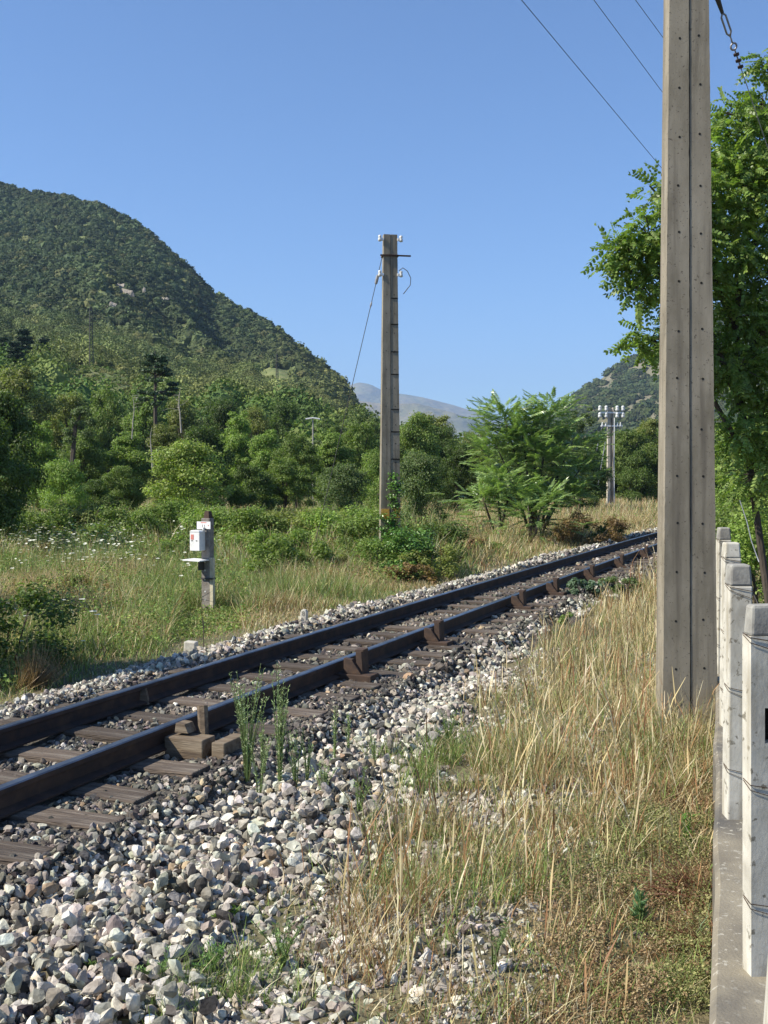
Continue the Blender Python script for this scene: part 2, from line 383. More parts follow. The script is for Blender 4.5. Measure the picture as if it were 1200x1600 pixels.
def g1(a, y, z):
    px = a * FPX + 600; py = 747 - (z - EYE) / y * FPX
    yr = 620 - 200 * np.clip(px / 560, -.5, 1)
    ok = (y < yr + 12) & (px < 640)
    grass = (px > 95) & (px < 215) & (y > 130) & (y < 178)
    grass |= (np.hypot((px - 428) / 32, (py - 590) / 15) < 1)
    bare = np.hypot((px - 185) / 48, (py - 462) / 20) < .8
    bare |= np.hypot((px - 455) / 30, (py - 577) / 9) < .8
    thin = fbm(a * 40, y * .02, 55, 3) > .6
    return ok & ~grass & ~(bare & (rng.random(len(a)) < .82)) & ~(thin & (rng.random(len(a)) < .6)) & (y > 96)
P, r, a_, y_ = scatter_hill(25000, -.47, .02, 96, 640, hillz, 1.1, 2.7, g1, 1)
px = a_ * FPX + 600; hh = (P[:, 2] - EYE) / P[:, 1] * FPX
low = 1 - sst(60, 330, hh + 120 * (noise(a_ * 25, y_ * .02, 3) - .5))
c = np.array(G_D) * (1 - low[:, None]) + np.array(G_O) * low[:, None]
alt = rng.random(len(P)); c = np.where((alt < .3)[:, None], c * .5 + np.array(G_M) * .5, c); c = np.where((alt > .9)[:, None], c * .5 + np.array(G_Y) * .5, c)
c = c * rng.uniform(.65, 1.5, (len(P), 1)) * (.62 + .85 * fbm(a_ * 30, y_ * .02, 97, 3))[:, None]
nn = P[:, 1] < 300; c[nn] *= 1.35
V, Fl, C = merge(crowns(P[~nn], r[~nn], r[~nn] * rng.uniform(.8, 1.15, (~nn).sum()), c[~nn], nq=44, leaf=.36) + crowns(P[nn], r[nn], r[nn] * rng.uniform(.8, 1.15, nn.sum()), c[nn], nq=260, leaf=.15, core=.6))
tag(mk('hillside_woods', V, Fl, m_woods, col=C), kind='stuff', label='dense dark green woodland covering the big hill on the left')
def g2(a, y, z):
    bare = (fbm(a * 120, y * .035, 8, 4) > .57) | ((fbm(a * 45, y * .012, 9, 4) > .55) & (rng.random(len(a)) < .6))
    return (y < 1065) & (y > 300) & ~bare
P, r, a_, y_ = scatter_hill(9000, .09, .45, 300, 1070, hill2z, 2.6, 4.6, g2, 2)
c = pick([G_D, G_M, (.06, .075, .03)], len(P), jit=.25)
V, Fl, C = merge(crowns(P, r, r * .8, c, nq=18, leaf=.55))
tag(mk('scrub_woods', V, Fl, m_woods, col=C), kind='stuff', label='patchy scrub woodland on the rocky hill at the right')
# valley floor woods between the tree line and the hills
n = 1500; a_ = rng.uniform(-.42, .5, n); y_ = rng.uniform(92, 250, n); kk = (y_ < 150) | (a_ > -.03); a_, y_ = a_[kk], y_[kk]
z_ = np.maximum(hillz(a_, y_), 0) * (a_ < .06); r = rng.uniform(2, 3.6, len(a_)); P = np.stack([a_ * y_, y_, z_ + r * .8], 1)
kk = ~((a_ > -.30) & (a_ < -.22) & (y_ > 125)); P, r = P[kk], r[kk]
c = pick([(.12, .18, .04), (.15, .19, .055), (.08, .13, .035)], len(P), jit=.2)
V, Fl, C = merge(crowns(P, r, r * 1.15, c, nq=360, leaf=.14, core=.6))
tag(mk('valley_woods', V, Fl, m_woods, col=C), kind='stuff', label='mixed green woodland on the valley floor behind the nearer trees')

# low scrub on the grassy spur
n = 1500; a_ = rng.uniform(-.31, -.2, n); y_ = rng.uniform(128, 182, n); r = rng.uniform(.15, .5, n) * (1 + (rng.random(n) < .1) * 1.4); P = np.stack([a_ * y_, y_, hillz(a_, y_) + r * .1], 1)
V, Fl, C = merge(crowns(P, r, r * .7, pick([(.16, .20, .06), (.22, .22, .09), (.11, .16, .04)], n, jit=.2), nq=26, leaf=.4, core=.6))
tag(mk('spur_scrub', V, Fl, m_woods, col=C), kind='stuff', label='low grassy scrub scattered on the spur below the pylon')
# rock outcrops on the hill
def rock(px, py, Y, w, h, label, tilt=0):
    p = at(px, py, Y); V = I2[0] * (1 + rng.uniform(-.45, .4, (len(I2[0]), 1)))
    for _ in range(4):
        d = randdir(1)[0]; d[2] *= .4; d /= np.linalg.norm(d); q = V @ d; V = V - np.outer(np.maximum(q - .62, 0), d)
    V = V * np.array([w, w * .8, h]); c, s = math.cos(tilt), math.sin(tilt); V = V @ np.array([[c, 0, -s], [0, 1, 0], [s, 0, c]]).T
    o = mk('rock_outcrop', V, I2[1], m_rock); o.location = p; tag(o, label, 'rock', 'rock outcrops on the wooded hill')
def hill_depth(px, py):
    a = (px - 600) / FPX; yy = np.linspace(175, 640, 900); s = (hillz(a, yy) - EYE) / yy; i = np.argmax(s >= (747 - py) / FPX)
    return yy[i] if s[i] >= (747 - py) / FPX else 560
for q in [(149, 434, 1.6, 2.4, 'small pale rock knob on the wooded hill, highest and leftmost of the cluster', 0), (178, 431, 1.7, 3, 'narrow upright pale crag at the top of the hillside rock cluster', .4),
          (190, 450, 3.4, 1.6, 'slanting pale rock slab below the upright crag on the hill', -.5), (200, 466, 3.8, 3, 'widest pale rock outcrop in the middle of the hillside cluster', -.5),
          (226, 466, 1.3, 3.2, 'thin upright pale rock standing right of the widest hillside outcrop', .1), (178, 481, 2.6, 1.6, 'lowest pale rock of the hillside cluster, half hidden by scrub', -.6),
          (258, 468, 3.4, 1.3, 'low brownish rock patch at the right end of the hillside outcrops', -.2), (22, 418, 3, 1.7, 'pale rock patch at the left edge of the big hill', 0),
          (12, 428, 2, 1.4, 'small pale rock just below the left edge rock patch', .2), (466, 578, 2.6, 1.2, 'small grey cliff low on the right shoulder of the wooded hill', .1)]:
    rock(q[0], q[1], hill_depth(q[0], q[1]) - 4.0, q[2] * .8, q[3] * 1.0, q[4], q[5])

# ------------------------------------------------------------------ track
def off_pt(y, off, z): return Vector((float(railx(y, off)), float(y), z))
RZ0, RZ1 = .10, .25
def rail(off, label):
    prof = [(-.07, 0), (.07, 0), (.07, .012), (.012, .03), (.012, .105), (.035, .115), (.035, .143), (.026, .15), (-.026, .15), (-.035, .143), (-.035, .115), (-.012, .105), (-.012, .03), (-.07, .012)]
    yy = np.arange(-1.5, 66, .4); n = len(prof); V = []
    th = np.arctan(PBk + 2 * PC * yy)
    for y, a in zip(yy, th):
        for px_, pz in prof:
            b = railx(y, off); V.append((b + px_ * math.cos(a), y - px_ * math.sin(a), RZ0 + pz))
    F = []; mi = []
    for i in range(len(yy) - 1):
        for k_ in range(n):
            F.append((i * n + k_, i * n + (k_ + 1) % n, (i + 1) * n + (k_ + 1) % n, (i + 1) * n + k_)); mi.append(1 if k_ in (6, 7, 8) else 0)
    o = mk('rail', V, np.array(F)[:, ::-1], [m_rail, m_head], mi=mi)
    tag(o, label, 'rail', 'rails of the single track'); return o
rail(0, 'near rail of the track, with brown support struts against its outer side')
rail(-1.0, 'far rail of the track, its worn head shining blue beside the grass bank')
# sleepers
ang = lambda y: math.atan(PBk + 2 * PC * y)
def sleeper_mesh():
    nx = 14; V = []; F = []
    pb = PB(); L = 2.15; w = .23; h = .16
    pb.box((0, 0, -h / 2), (L, w, h)); o = pb.build('sleeper', m_slp, bevel=.012); return o
slp0 = sleeper_mesh(); first = True; sy = 1.2; idx = 0
ordw = ['first', 'second', 'third', 'fourth', 'fifth', 'sixth', 'seventh', 'eighth', 'ninth', 'tenth', 'eleventh', 'twelfth', 'thirteenth', 'fourteenth']
ps = []
while sy < 56:
    a = ang(sy); o = slp0 if first else slp0.copy()
    if not first: S.collection.objects.link(o)
    first = False
    cx = float(railx(sy, -.5)) ; j = random.uniform(-.06, .10)
    o.location = (cx + j, sy - j * math.tan(a) * 0, .102 + random.uniform(-.014, .004)); o.rotation_euler = (random.uniform(-.012, .012), random.uniform(-.01, .01), -a + random.uniform(-.035, .035))
    x_ = cx / sy * FPX + 600
    vis = (railx(sy, .4) / sy * FPX + 600) > 0
    if vis and idx < 14:
        tag(o, 'weathered wooden sleeper, %s along the track from the left edge of the photo' % ordw[idx], 'sleeper'); idx += 1
    elif vis: tag(o, 'far wooden sleeper half buried in ballast towards the bend behind the near pole', 'sleeper')
    else: tag(o, 'weathered wooden sleeper just outside the left edge of the view', 'sleeper')
    o['group'] = 'wooden sleepers under the rails'
    ps.append(sy); sy += .60 * math.cos(a) + random.uniform(-.03, .03)
# support struts along the near rail
def strut(px, kind, label):
    # depth where near rail passes px
    yy = np.linspace(3, 60, 4000); Ys = float(yy[np.argmin(np.abs(railx(yy, .2) / (yy - .07) * FPX + 600 - px))])
    p = off_pt(Ys, 0, .085); t = empty('rail_strut', p, -ang(Ys), label, 'rail support', 'supports leaning on the outside of the near rail')
    if kind == 0:
        PB().box((.20, -.16, .035), (.30, .17, .14)).build('base_block', m_timber, t, bevel=.008)
        PB().box((.46, -.08, .015), (.10, .30, .16)).build('side_block', m_timber, t, bevel=.008)
        PB().prism([(.09, .122), (.20, .122), (.17, .185), (.10, .19)], -.18, -.07).build('wedge', m_timber, t, bevel=.004)
        PB().tube([(.245, -.05, .06), (.205, .0, .28)], [.036, .039], 7).build('peg', m_timber, t)
    else:
        s = random.uniform(.94, 1.05)
        PB().box((.13, -.11, .012), (.50 * s, .20, .08)).build('base_beam', m_rust, t, bevel=.006)
        PB().prism([(.085, .053), (.265 * s, .053), (.165, .185), (.085, .195)], -.17, -.11).build('gusset', m_rust, t, bevel=.003)
        PB().box((.225, -.05, .13), (.06, .16, .25), R=Matrix.Rotation(-.06, 3, 'Y')).box((.215, -.05, .262), (.085, .12, .022)).build('upright', m_rust, t, bevel=.004)
SN = [(321, 0, 'pale timber block and grey peg wedged against the near rail, nearest the camera'), (571, 1, 'rust brown rail strut with triangular plate, next one beyond the pale timber block'),
      (690, 1, 'rust brown rail strut beside the orange stone on the ballast'), (820, 1, 'third rust brown rail strut beyond the timber block, above a dark shadow'),
      (872, 1, 'rust brown rail strut just left of the blue green lavender clump'), (928, 1, 'rust brown rail strut rising behind the blue green lavender clump'),
      (974, 1, 'small distant rail strut, second from the near pole along the rail'), (1012, 1, 'small distant rail strut closest to the left edge of the near pole')]
for q in SN: strut(*q)
PB().prism([(-.04, 0), (.04, 0), (.012, .13), (-.03, .11)], -.03, .03).build('wooden_peg', m_timber)
o = bpy.data.objects['wooden_peg']; o.location = gnd(226, 1100, .09); tag(o, 'short pointed brown wooden peg standing by the inside of the far rail', 'peg')

# ------------------------------------------------------------------ ballast stones
def stone_templates(base, n):
    out = []
    for _ in range(n):
        V = base[0].copy() * 1.0
        for _k in range(8):
            d = randdir(1)[0]; q = V @ d; V = V - np.outer(np.maximum(q - rng.uniform(.28, .60), 0), d)
        V *= rng.uniform(.65, 1.35, 3); V /= np.abs(V).max(); out.append(V)
    return out
T1 = stone_templates(I2, 8); T0 = stone_templates(I1, 10)
def stones(P, size, col, hi):
    col = col * np.array([1.12, 1.14, 1.17])
    tm, F = (T1, I2[1]) if hi else (T0, I1[1]); out = []; j = rng.integers(0, len(tm), len(P))
    for k_ in range(len(tm)):
        s = j == k_
        if s.any():
            R = randrot(s.sum()) * (size[s][:, None, None] * rng.uniform(.75, 1.2, (s.sum(), 1, 3)))
            out.append(inst(tm[k_], F, R, P[s], col[s]))
    return out
def tmax(x, y): return np.interp(y, [3, 6.3, 8, 10.6, 14, 18, 60], [2.12, 1.95, 1.5, 1.3, .95, .8, .8]) + (fbm(x * 1.6, y * 1.6, 73, 3) - .5) * .9
def ballast(n, y0, y1, t0, t1, tonefn, smin, smax, lift=1.0):
    y = rng.uniform(y0, y1, n); t = rng.uniform(t0, t1, n); x = railx(y, t)
    px = x / y * FPX + 600; k_ = (px > -60) & (px < 1130); x, y, t = x[k_], y[k_], t[k_]
    # stay below rails and sleeper tops
    psa = np.array(ps); dm = np.min(np.abs((y[:, None] + (t[:, None] + .5) * .36) - psa[None]), axis=1)
    onslp = (dm < .13) & (t > -1.55) & (t < .60)
    onrail = (np.abs(t) < .085) | (np.abs(t + 1) < .085)
    k_ = (t < tmax(x, y)) & ~onrail & ~(onslp & (rng.random(len(x)) > .20)); x, y, t = x[k_], y[k_], t[k_]
    s = rng.uniform(smin, smax, len(x)); z = H(x, y) + s * np.where((t > -1.6) & (t < .68), rng.uniform(-.3, .5, len(x)), rng.uniform(-.2, .95, len(x))) * lift + .012
    return np.stack([x, y, z], 1), s, tonefn(x, y, t, len(x))
WH = [(.54, .50, .41), (.43, .40, .33), (.66, .62, .51), (.38, .34, .27), (.27, .24, .20)]
DK = [(.085, .077, .066), (.12, .11, .095), (.06, .055, .05), (.19, .165, .13), (.28, .25, .205)]
def tone(x, y, t, n):
    w = sst(.64, .92, t) + sst(-1.5, -1.8, t) * 1.0
    w = w + (fbm(x * 1.3, y * 1.3, 12, 3) - .5) * .8
    isw = rng.random(n) < np.clip(w * .82, .06, .82)
    c = np.where(isw[:, None], pick(WH, n, jit=.2), pick(DK, n, jit=.25))
    tan = rng.random(n) < .03; c[tan] = pick([(.42, .32, .2), (.33, .24, .16)], tan.sum()); return c
parts = []
P_, s_, c_ = ballast(58000, 3.2, 10.5, -2.1, 2.6, tone, .014, .037); parts += stones(P_, s_, c_, True)
P_, s_, c_ = ballast(1500, 3.2, 9, .9, 2.3, tone, .034, .047, 2.2); parts += stones(P_, s_, c_, True)
P_, s_, c_ = ballast(24000, 10.5, 22, -2.15, 2.0, tone, .03, .055); parts += stones(P_, s_, c_, False)
P_, s_, c_ = ballast(16000, 22, 56, -2.2, 1.9, tone, .04, .07); parts += stones(P_, s_, c_, False)
# scattered light stones and grit in the dry grass by the track
def grit(n, t0, t1, y0, y1, smin, smax, dens):
    y = rng.uniform(y0, y1, n); t = t0 + (t1 - t0) * rng.random(n) ** 1.0; x = railx(y, t); k_ = (x < .29 * y) & (x > -.37 * y) & (rng.random(n) < dens(x, y, t)); x, y = x[k_], y[k_]
    s = rng.uniform(smin, smax, len(x)); return np.stack([x, y, H(x, y) + s * .2], 1), s, pick(WH + DK[3:] + [(.36, .31, .24)], len(x), jit=.2)
P_, s_, c_ = grit(30000, .7, 3.2, 3.3, 12, .010, .034, lambda x, y, t: (t > tmax(x, y) - .2) * np.clip(np.exp(-(t - tmax(x, y)) / .35), .0, 1) * (fbm(x * 3, y * 3, 140, 3) > .36)); parts += stones(P_, s_, c_, False)
P_, s_, c_ = grit(9000, 2.2, 4.2, 3.3, 12, .015, .045, lambda x, y, t: np.clip(1.15 - (t - 2.2) * 1.2, .015, 1)); parts += stones(P_, s_, c_, False)
P_, s_, c_ = grit(15000, 2.0, 4.8, 3.3, 5.6, .006, .02, lambda x, y, t: np.clip(np.exp(-((x - .05) / .5) ** 2) * 1.2, .02, 1) * (fbm(x * 2, y * 2, 40, 3) > .40)); parts += stones(P_, s_, c_, False)
V, Fl, C = merge(parts)
tag(mk('ballast_gravel', V, Fl, m_stone, col=C), kind='stuff', label='grey and whitish crushed stone ballast heaped along the track')
def single_stone(px, py, s, c, label):
    p = gnd(px, py, .1); p.z = hz(p.x, p.y) + s * .5
    m = M('stone ' + label[:12], c, tuple(q * .7 for q in c), scale=20, bump=.4); o = mk('stone', T1[random.randrange(8)] * s, I2[1], m); o.location = p; tag(o, label, 'stone')
single_stone(640, 1062, .065, (.36, .24, .15), 'orange tinted stone sitting in a dark hollow below the second rust brown strut')

# ------------------------------------------------------------------ poles
def pole_mesh(name, h, par, w0=.43, w1=.275, d0=.25, d1=.18, bands=False):
    pb = PB(); g = .004
    def W_(z): return w0 + (w1 - w0) * z / h
    def D_(z): return d0 + (d1 - d0) * z / h
    z0, z1 = -.35, h
    def slab(xa, xb, ya, yb, m=0):   # functions of z for the two ends
        zs = np.linspace(z0, z1, 150); V = []; F = []; J = lambda: random.uniform(-.0012, .0012) - (random.random() < .03) * random.uniform(0, .004)
        for z in zs:
            j = [J() for _ in range(4)] if m == 0 else [0] * 4
            V += [(xa(z) - j[0], ya(z) - j[0] * .08, z), (xb(z) + j[1], ya(z) - j[0] * .08, z), (xb(z) + j[2] * .3, yb(z), z), (xa(z) - j[3] * .3, yb(z), z)]
        for i in range(149):
            for q in range(4): F.append((i * 4 + q, i * 4 + (q + 1) % 4, i * 4 + 4 + (q + 1) % 4, i * 4 + 4 + q))
        F += [(3, 2, 1, 0), tuple(596 + q for q in range(4))]
        pb.add(V, F, m)
    slab(lambda z: -W_(z) / 2, lambda z: -g, lambda z: -D_(z) / 2, lambda z: .03)
    slab(lambda z: g, lambda z: W_(z) / 2, lambda z: -D_(z) / 2 + .006, lambda z: .03)
    slab(lambda z: -W_(z) / 2 + .004, lambda z: W_(z) / 2 - .004, lambda z: .033, lambda z: D_(z) / 2)
    slab(lambda z: -g + .001, lambda z: g - .001, lambda z: -.01, lambda z: .031, 1)  # dark strip painted in as the shade of the groove
    z = .1
    while z < h - .5:
        for sx, dy in ((-1, 0), (1, .006)):
            x = sx * W_(z) * .26 + random.uniform(-.009, .009); y = -D_(z) / 2 + dy
            zz = z + random.uniform(-.014, .014)
            V = [(x + .0095 * math.cos(2 * PI * q / 10), y - .0015, zz + .0095 * math.sin(2 * PI * q / 10)) for q in range(10)] + \
                [(x + .0095 * math.cos(2 * PI * q / 10), y + .01, zz + .0095 * math.sin(2 * PI * q / 10)) for q in range(10)]
            pb.add(V, [tuple(range(10))] + [(q, (q + 1) % 10, (q + 1) % 10 + 10, q + 10) for q in range(10)], 1)  # near-black disc painted as the shade inside a bolt hole
        z += .372
    if bands:
        for z in (5.62, 5.1, 4.55, 4.1, 3.4, 2.95, 2.4, 1.85):
            pb.box((W_(z) / 4 + .004, -D_(z) / 2 + .008, z), (W_(z) / 2 - .008, .02, .022), m=1)
    return pb.build(name, [m_conc, m_dark], par)
np_ = at(1072, 1129, 8.5); np_.z = hz(np_.x, np_.y)
t = empty('utility_pole', np_, 0, 'tall grey concrete utility pole close to the camera at the right', 'utility pole'); t.rotation_euler = (0, -.009, .0)
pole_mesh('shaft', 6.85, t)
PB().box((0, 0, 5.92), (.1, .30, .05)).tube([(-.04, -.13, 5.9), (-.04, -.22, 5.86)], .022, 8).build('bolt_bracket', m_wire, t)
# stay wire with turnbuckle
a0 = at(1090, -94, 8.4); a1 = at(1122, 0, 8.4)
d0 = (at(1480, 1060, 13.0) - a0)
def on(px, py):                                 # point on the stay where it crosses the pixel row
    best = min((a0 + d0 * (i / 2000) for i in range(2001)), key=lambda q: abs((800 - FPX * math.tan(math.atan2(q.z - EYE, q.y) + PITCH)) - py)); return best
t = empty('stay_wire', a0 + d0, 0, 'rusty stay wire with turnbuckle running down right from the near pole into the locust tree', 'stay wire')
def loc(p): return Vector(p) - (a0 + d0)
q0, q1, q2, q3, q4, q5 = [on(0, y) for y in (-5, 20, 56, 73, 108, 600)]
dn = d0.normalized(); sd_ = dn.cross(Vector((0, 1, 0))).normalized()
PB().tube([loc(a0), loc(q0)], .009, 8).tube([loc(q0 - dn * .12), loc(q1)], [.03, .014], 8).build('rod', m_wire, t)
pb = PB()
for s in (-1, 1): pb.tube([loc(q1), loc(q1 + dn * .03 + sd_ * .02 * s), loc(q2 - dn * .03 + sd_ * .02 * s), loc(q2)], .008, 8)
pb.build('turnbuckle', m_steel, t, smooth=True)
pb = PB().tube([loc(q2), loc(q3 - dn * .03)], .007, 8)
pb.tube([loc(q3 + (dn * math.cos(i * PI / 8) + sd_ * math.sin(i * PI / 8)) * .026) for i in range(17)], .008, 8); pb.build('eye_ring', m_steel, t, smooth=True)
PB().tube([loc(q3 + dn * .03), loc(q4)], .006, 8).tube([loc(q4), loc(a0 + d0)], .0035, 6).build('wire', m_grwire, t)
for i in range(3):
    p = q3 + (q4 - q3) * (.35 + .27 * i)
    PB().box(loc(p), (.04, .02, .022), R=dn.to_track_quat('Z', 'Y').to_matrix()).build('clamp', m_rust, t)
# overhead wires
def wire(name, pts, r, m, label, cat='wire', group=None, sag=0):
    A_, B_ = [Vector(p) for p in pts]; n = 12
    P3 = [A_.lerp(B_, i / n) - Vector((0, 0, sag * 4 * (i / n) * (1 - i / n))) for i in range(n + 1)]
    o = PB().tube([p - A_ for p in P3], r, 6).build(name, m); o.location = A_; tag(o, label, cat, group); return o
for x0, sl, lb in ((815, 1.2, 'lowest and leftmost of the three overhead wires crossing the sky at upper right'), (928, 1.345, 'middle of the three overhead wires crossing the sky at upper right'), (993, 1.362, 'rightmost overhead wire, passing behind the top of the near pole')):
    wire('overhead_wire', (at(x0 - 300, -300 * sl, 14), at(1165, (1165 - x0) * sl, 45)), .0075, m_wire, lb, group='overhead wires at upper right')

# second pole
p2 = at(609, 897, 22); p2.z = hz(p2.x, p2.y)
t = empty('utility_pole', p2, .16, 'weathered concrete utility pole standing alone in the middle with ivy at its foot', 'utility pole')
H2 = 6.82 - p2.z; pole_mesh('shaft', H2, t, bands=True)
pb = PB()
for z in (H2 - .10, H2 - .80):
    for s in (-1, 1): PB().box((s * .185, -.08, z), (.10, .05, .05)).build('insulator_arm', m_paint, t, bevel=.004)
for z in (H2 - .10, H2 - .80):
    for s in (-1, 1):
        PB().lathe((s * .215, -.08, z - .045), [(.016, 0), (.035, .01), (.038, .05), (.025, .07), (.034, .09), (.03, .12), (.01, .13)], 12).build('insulator', m_porc, t, smooth=True)
PB().box((0, -.005, H2 - .42), (.33, .22, .035)).box((.10, -.10, H2 - .42), (.62, .03, .03)).build('clamp_band', m_rust, t, bevel=.003)
PB().tube([(.17, -.1, H2 - .72), (.25, -.1, H2 - .66), (.34, -.1, H2 - .72), (.41, -.1, H2 - .86), (.40, -.1, H2 - 1.0), (.32, -.1, H2 - 1.1), (.26, -.1, H2 - 1.18)], .008, 6).build('loose_wire', m_wire, t, smooth=True)
PB().box((-.11, -.121, 1.30), (.16, .012, .2)).box((.13, -.108, 1.32), (.13, .012, .2)).build('paint_mark', m_orange, t)
tp = at(597, 402, 22); ap = at(484, 885, 22.5); dv = ap - tp
t = empty('stay_wire', ap, 0, 'thin stay wire with strain insulator slanting left from the middle pole', 'stay wire')
PB().tube([(0, 0, 0), tp - ap], .007, 6).build('wire', m_wire, t)
PB().lathe(tp + dv * .07 - ap, [(.01, -.1), (.03, -.08), (.035, 0), (.03, .08), (.01, .1)], 8, R=dv.to_track_quat('Z', 'Y').to_matrix()).build('strain_insulator', m_grwire, t)
PB().lathe(tp + dv * .15 - ap, [(.01, -.06), (.022, 0), (.01, .06)], 8, R=dv.to_track_quat('Z', 'Y').to_matrix()).build('strain_insulator', m_grwire, t)

# third, distant pole with crossarms
p3 = at(953, 792, 74); p3.z = hz(p3.x, p3.y)
t = empty('utility_pole', p3, .1, 'distant pale pole with two crossarms of white insulators beyond the track', 'utility pole')
pb = PB().box((-.12, 0, 3.3), (.2, .3, 7.0), top=(.16, .22)).box((.17, 0, 3.3), (.14, .3, 7.0), top=(.10, .22)).box((.03, .03, 3.3), (.14, .1, 6.9)); pb.build('shaft', [M('pale pole concrete', (.46, .42, .34), (.36, .32, .25), scale=3, stretch=(1, 1, .3))], t, bevel=.01)
PB().box((0, -.02, .12), (.9, .8, .3)).build('footing', m_conc, t, bevel=.05)
PB().tube([(.0, -.17, 6.1), (.02, -.2, 4.4), (.08, -.2, 3.6), (.03, -.2, 2.6), (.1, -.2, 1.6), (.12, -.2, .1)], .028, 6).build('cable', m_wire, t)
PB().tube([(.22, -.17, 6.1), (.20, -.19, 3.2), (.25, -.19, .1)], .03, 6).build('conduit', m_paint, t)
for z, wd in ((6.45, 1.6), (5.55, 1.5)):
    PB().box((.05, -.12, z), (wd, .09, .1)).build('crossarm', m_paint, t)
for x in (-.78, -.34, .42, .82):
    for dz in (.12, -.34): PB().lathe((x, -.14, 6.45 + dz), [(.04, -.02), (.12, .01), (.135, .12), (.09, .18), (.12, .22), (.10, .32), (.03, .36)], 10).build('insulator', m_porc, t, smooth=True)
for x in (-.6, -.36, .45, .66):
    PB().lathe((x, -.12, 5.5), [(.03, -.02), (.07, 0), (.075, .12), (.04, .17), (.06, .2), (.02, .30)], 10).build('insulator', m_porc, t, smooth=True)
    PB().tube([(x + .08 * math.cos(i * PI / 6), -.14, 5.3 + .13 * math.sin(i * PI / 6)) for i in range(9)], .02, 6).build('wire_loop', m_grwire, t)
for (pa, pb_, lb) in (((946, 690), (929, 790), 'pale stay wire left of the distant crossarm pole, nearer to it'), ((935, 690), (922, 765), 'second pale stay wire left of the distant crossarm pole, further out')):
    A_ = at(*pa, 73.5); B_ = at(*pb_, 73.5); wire('stay_wire', (B_, A_), .03, m_steel, lb)

# hillside pylons, street lamp
def pylon(px, ytop, ybot, Y, label):
    b = at(px, ybot, Y); h = (ybot - ytop) * Y / FPX; t = empty('lattice_pylon', b, .3, label, 'pylon', 'lattice pylons on the hillside')
    pb = PB(); w = .32
    for sx in (-1, 1):
        for sy_ in (-1, 1): pb.tube([(sx * w, sy_ * w, -1), (sx * .16, sy_ * .16, h)], .06, 4)
    z = 0
    while z < h - .8:
        f = w + (.16 - w) * z / h
        pb.tube([(-f, -f, z), (f, -f, z + .8)], .04, 4).tube([(f, f, z), (-f, f, z + .8)], .04, 4).tube([(f, -f, z), (f, f, z + .8)], .04, 4).tube([(-f, f, z), (-f, -f, z + .8)], .04, 4); z += .8
    pb.build('mast', m_wire, t)
    for i in range(5):
        s = 1 if i % 2 else -1
        PB().box((s * .45, 0, h * (.72 + .06 * i)), (.9, .1, .12)).build('crossarm', m_wire, t)
pylon(143, 480, 583, 172, 'dark lattice pylon on the grassy spur in front of the big hill')
pylon(433, 553, 596, 300, 'faint lattice pylon on the low grassy knoll, right of the first one')
b = at(489, 700, 88); b.z = 0; hL = at(489, 655, 88).z
t = empty('street_lamp', b, 0, 'white two armed street lamp rising out of the trees left of the middle pole', 'street lamp')
PB().tube([(0, 0, -.2), (0, 0, hL)], [.10, .06], 8).build('post', m_cap, t)
for s in (-1, 1): PB().box((s * .28, 0, hL + .06), (.6, .3, .1), R=Matrix.Rotation(s * .16, 3, 'Y')).build('lamp_head', m_paint, t, bevel=.02)

# ------------------------------------------------------------------ telephone box post and marker stones
pm = at(325, 951, 16.3); pm.z = hz(pm.x, pm.y); SCL = 16.3 / FPX
t = empty('box_post', pm, -.42, 'dark post with a white sign, white box and small shelf in the meadow', 'line post')
h = 1.5
PB().box((0, 0, h / 2 - .1), (.15, .12, h)).build('shaft', M('dark post concrete', (.26, .24, .215), (.15, .13, .11), scale=12, bump=.4), t, bevel=.008)
PB().box((.01, -.0, h - .06), (.11, .11, .13), top=(.07, .08)).build('cap', m_rust, t, bevel=.004)
o = PB().box((-.02, -.072, h - .205), (.24, .012, .11)).build('sign_plate', m_paint, t, bevel=.002)
def txt(s, size, loc_, mat, par):
    cu = bpy.data.curves.new('writing', 'FONT'); cu.body = s; cu.size = size; cu.align_x = 'CENTER'; cu.align_y = 'CENTER'; cu.extrude = .001
    q = bpy.data.objects.new('writing', cu); S.collection.objects.link(q); q.location = loc_; q.rotation_euler = (PI / 2, 0, 0); cu.materials.append(mat)
    bpy.context.view_layer.update(); me = bpy.data.meshes.new_from_object(q.evaluated_get(bpy.context.evaluated_depsgraph_get())); r = bpy.data.objects.new('writing', me)
    S.collection.objects.link(r); r.location = loc_; r.rotation_euler = (PI / 2, 0, 0); r.parent = par; bpy.data.objects.remove(q); r.name = 'writing'; return r
txt('11', .07, (-.02, -.0795, h - .22), m_ink, o)
PB().box((-.02, -.0795, h - .165), (.10, .001, .012)).box((-.10, -.0795, h - .205), (.01, .001, .01)).box((.065, -.0795, h - .205), (.016, .001, .016)).build('print', [m_red], o)
bx = PB().box((-.085, -.14, h - .44), (.17, .16, .28)).build('box', m_paint, t, bevel=.006)
PB().prism([(-.175, h - .3), (.005, h - .3), (-.02, h - .275), (-.15, h - .275)], -.225, -.055).build('lid', m_paint, bx, bevel=.003)
PB().tube([(-.005, -.1, h - .28), (-.005, -.1, h - .235)], .018, 8).build('knob', m_porc, bx)
PB().box((-.125, -.2222, h - .375), (.05, .002, .075)).build('sticker', m_red, bx)
PB().box((-.13, -.2222, h - .43), (.026, .002, .012)).box((-.05, -.2222, h - .43), (.026, .002, .012)).build('latch', m_ink, bx)
PB().box((-.085, -.17, h - .72), (.3, .30, .018), R=Matrix.Rotation(.03, 3, 'Y')).build('shelf', m_paint, t, bevel=.003)
PB().prism([(-.04, h - .73), (-.04, h - .87), (-.02, h - .87), (-.02, h - .73)], -.2, -.06).build('bracket', m_wire, t)
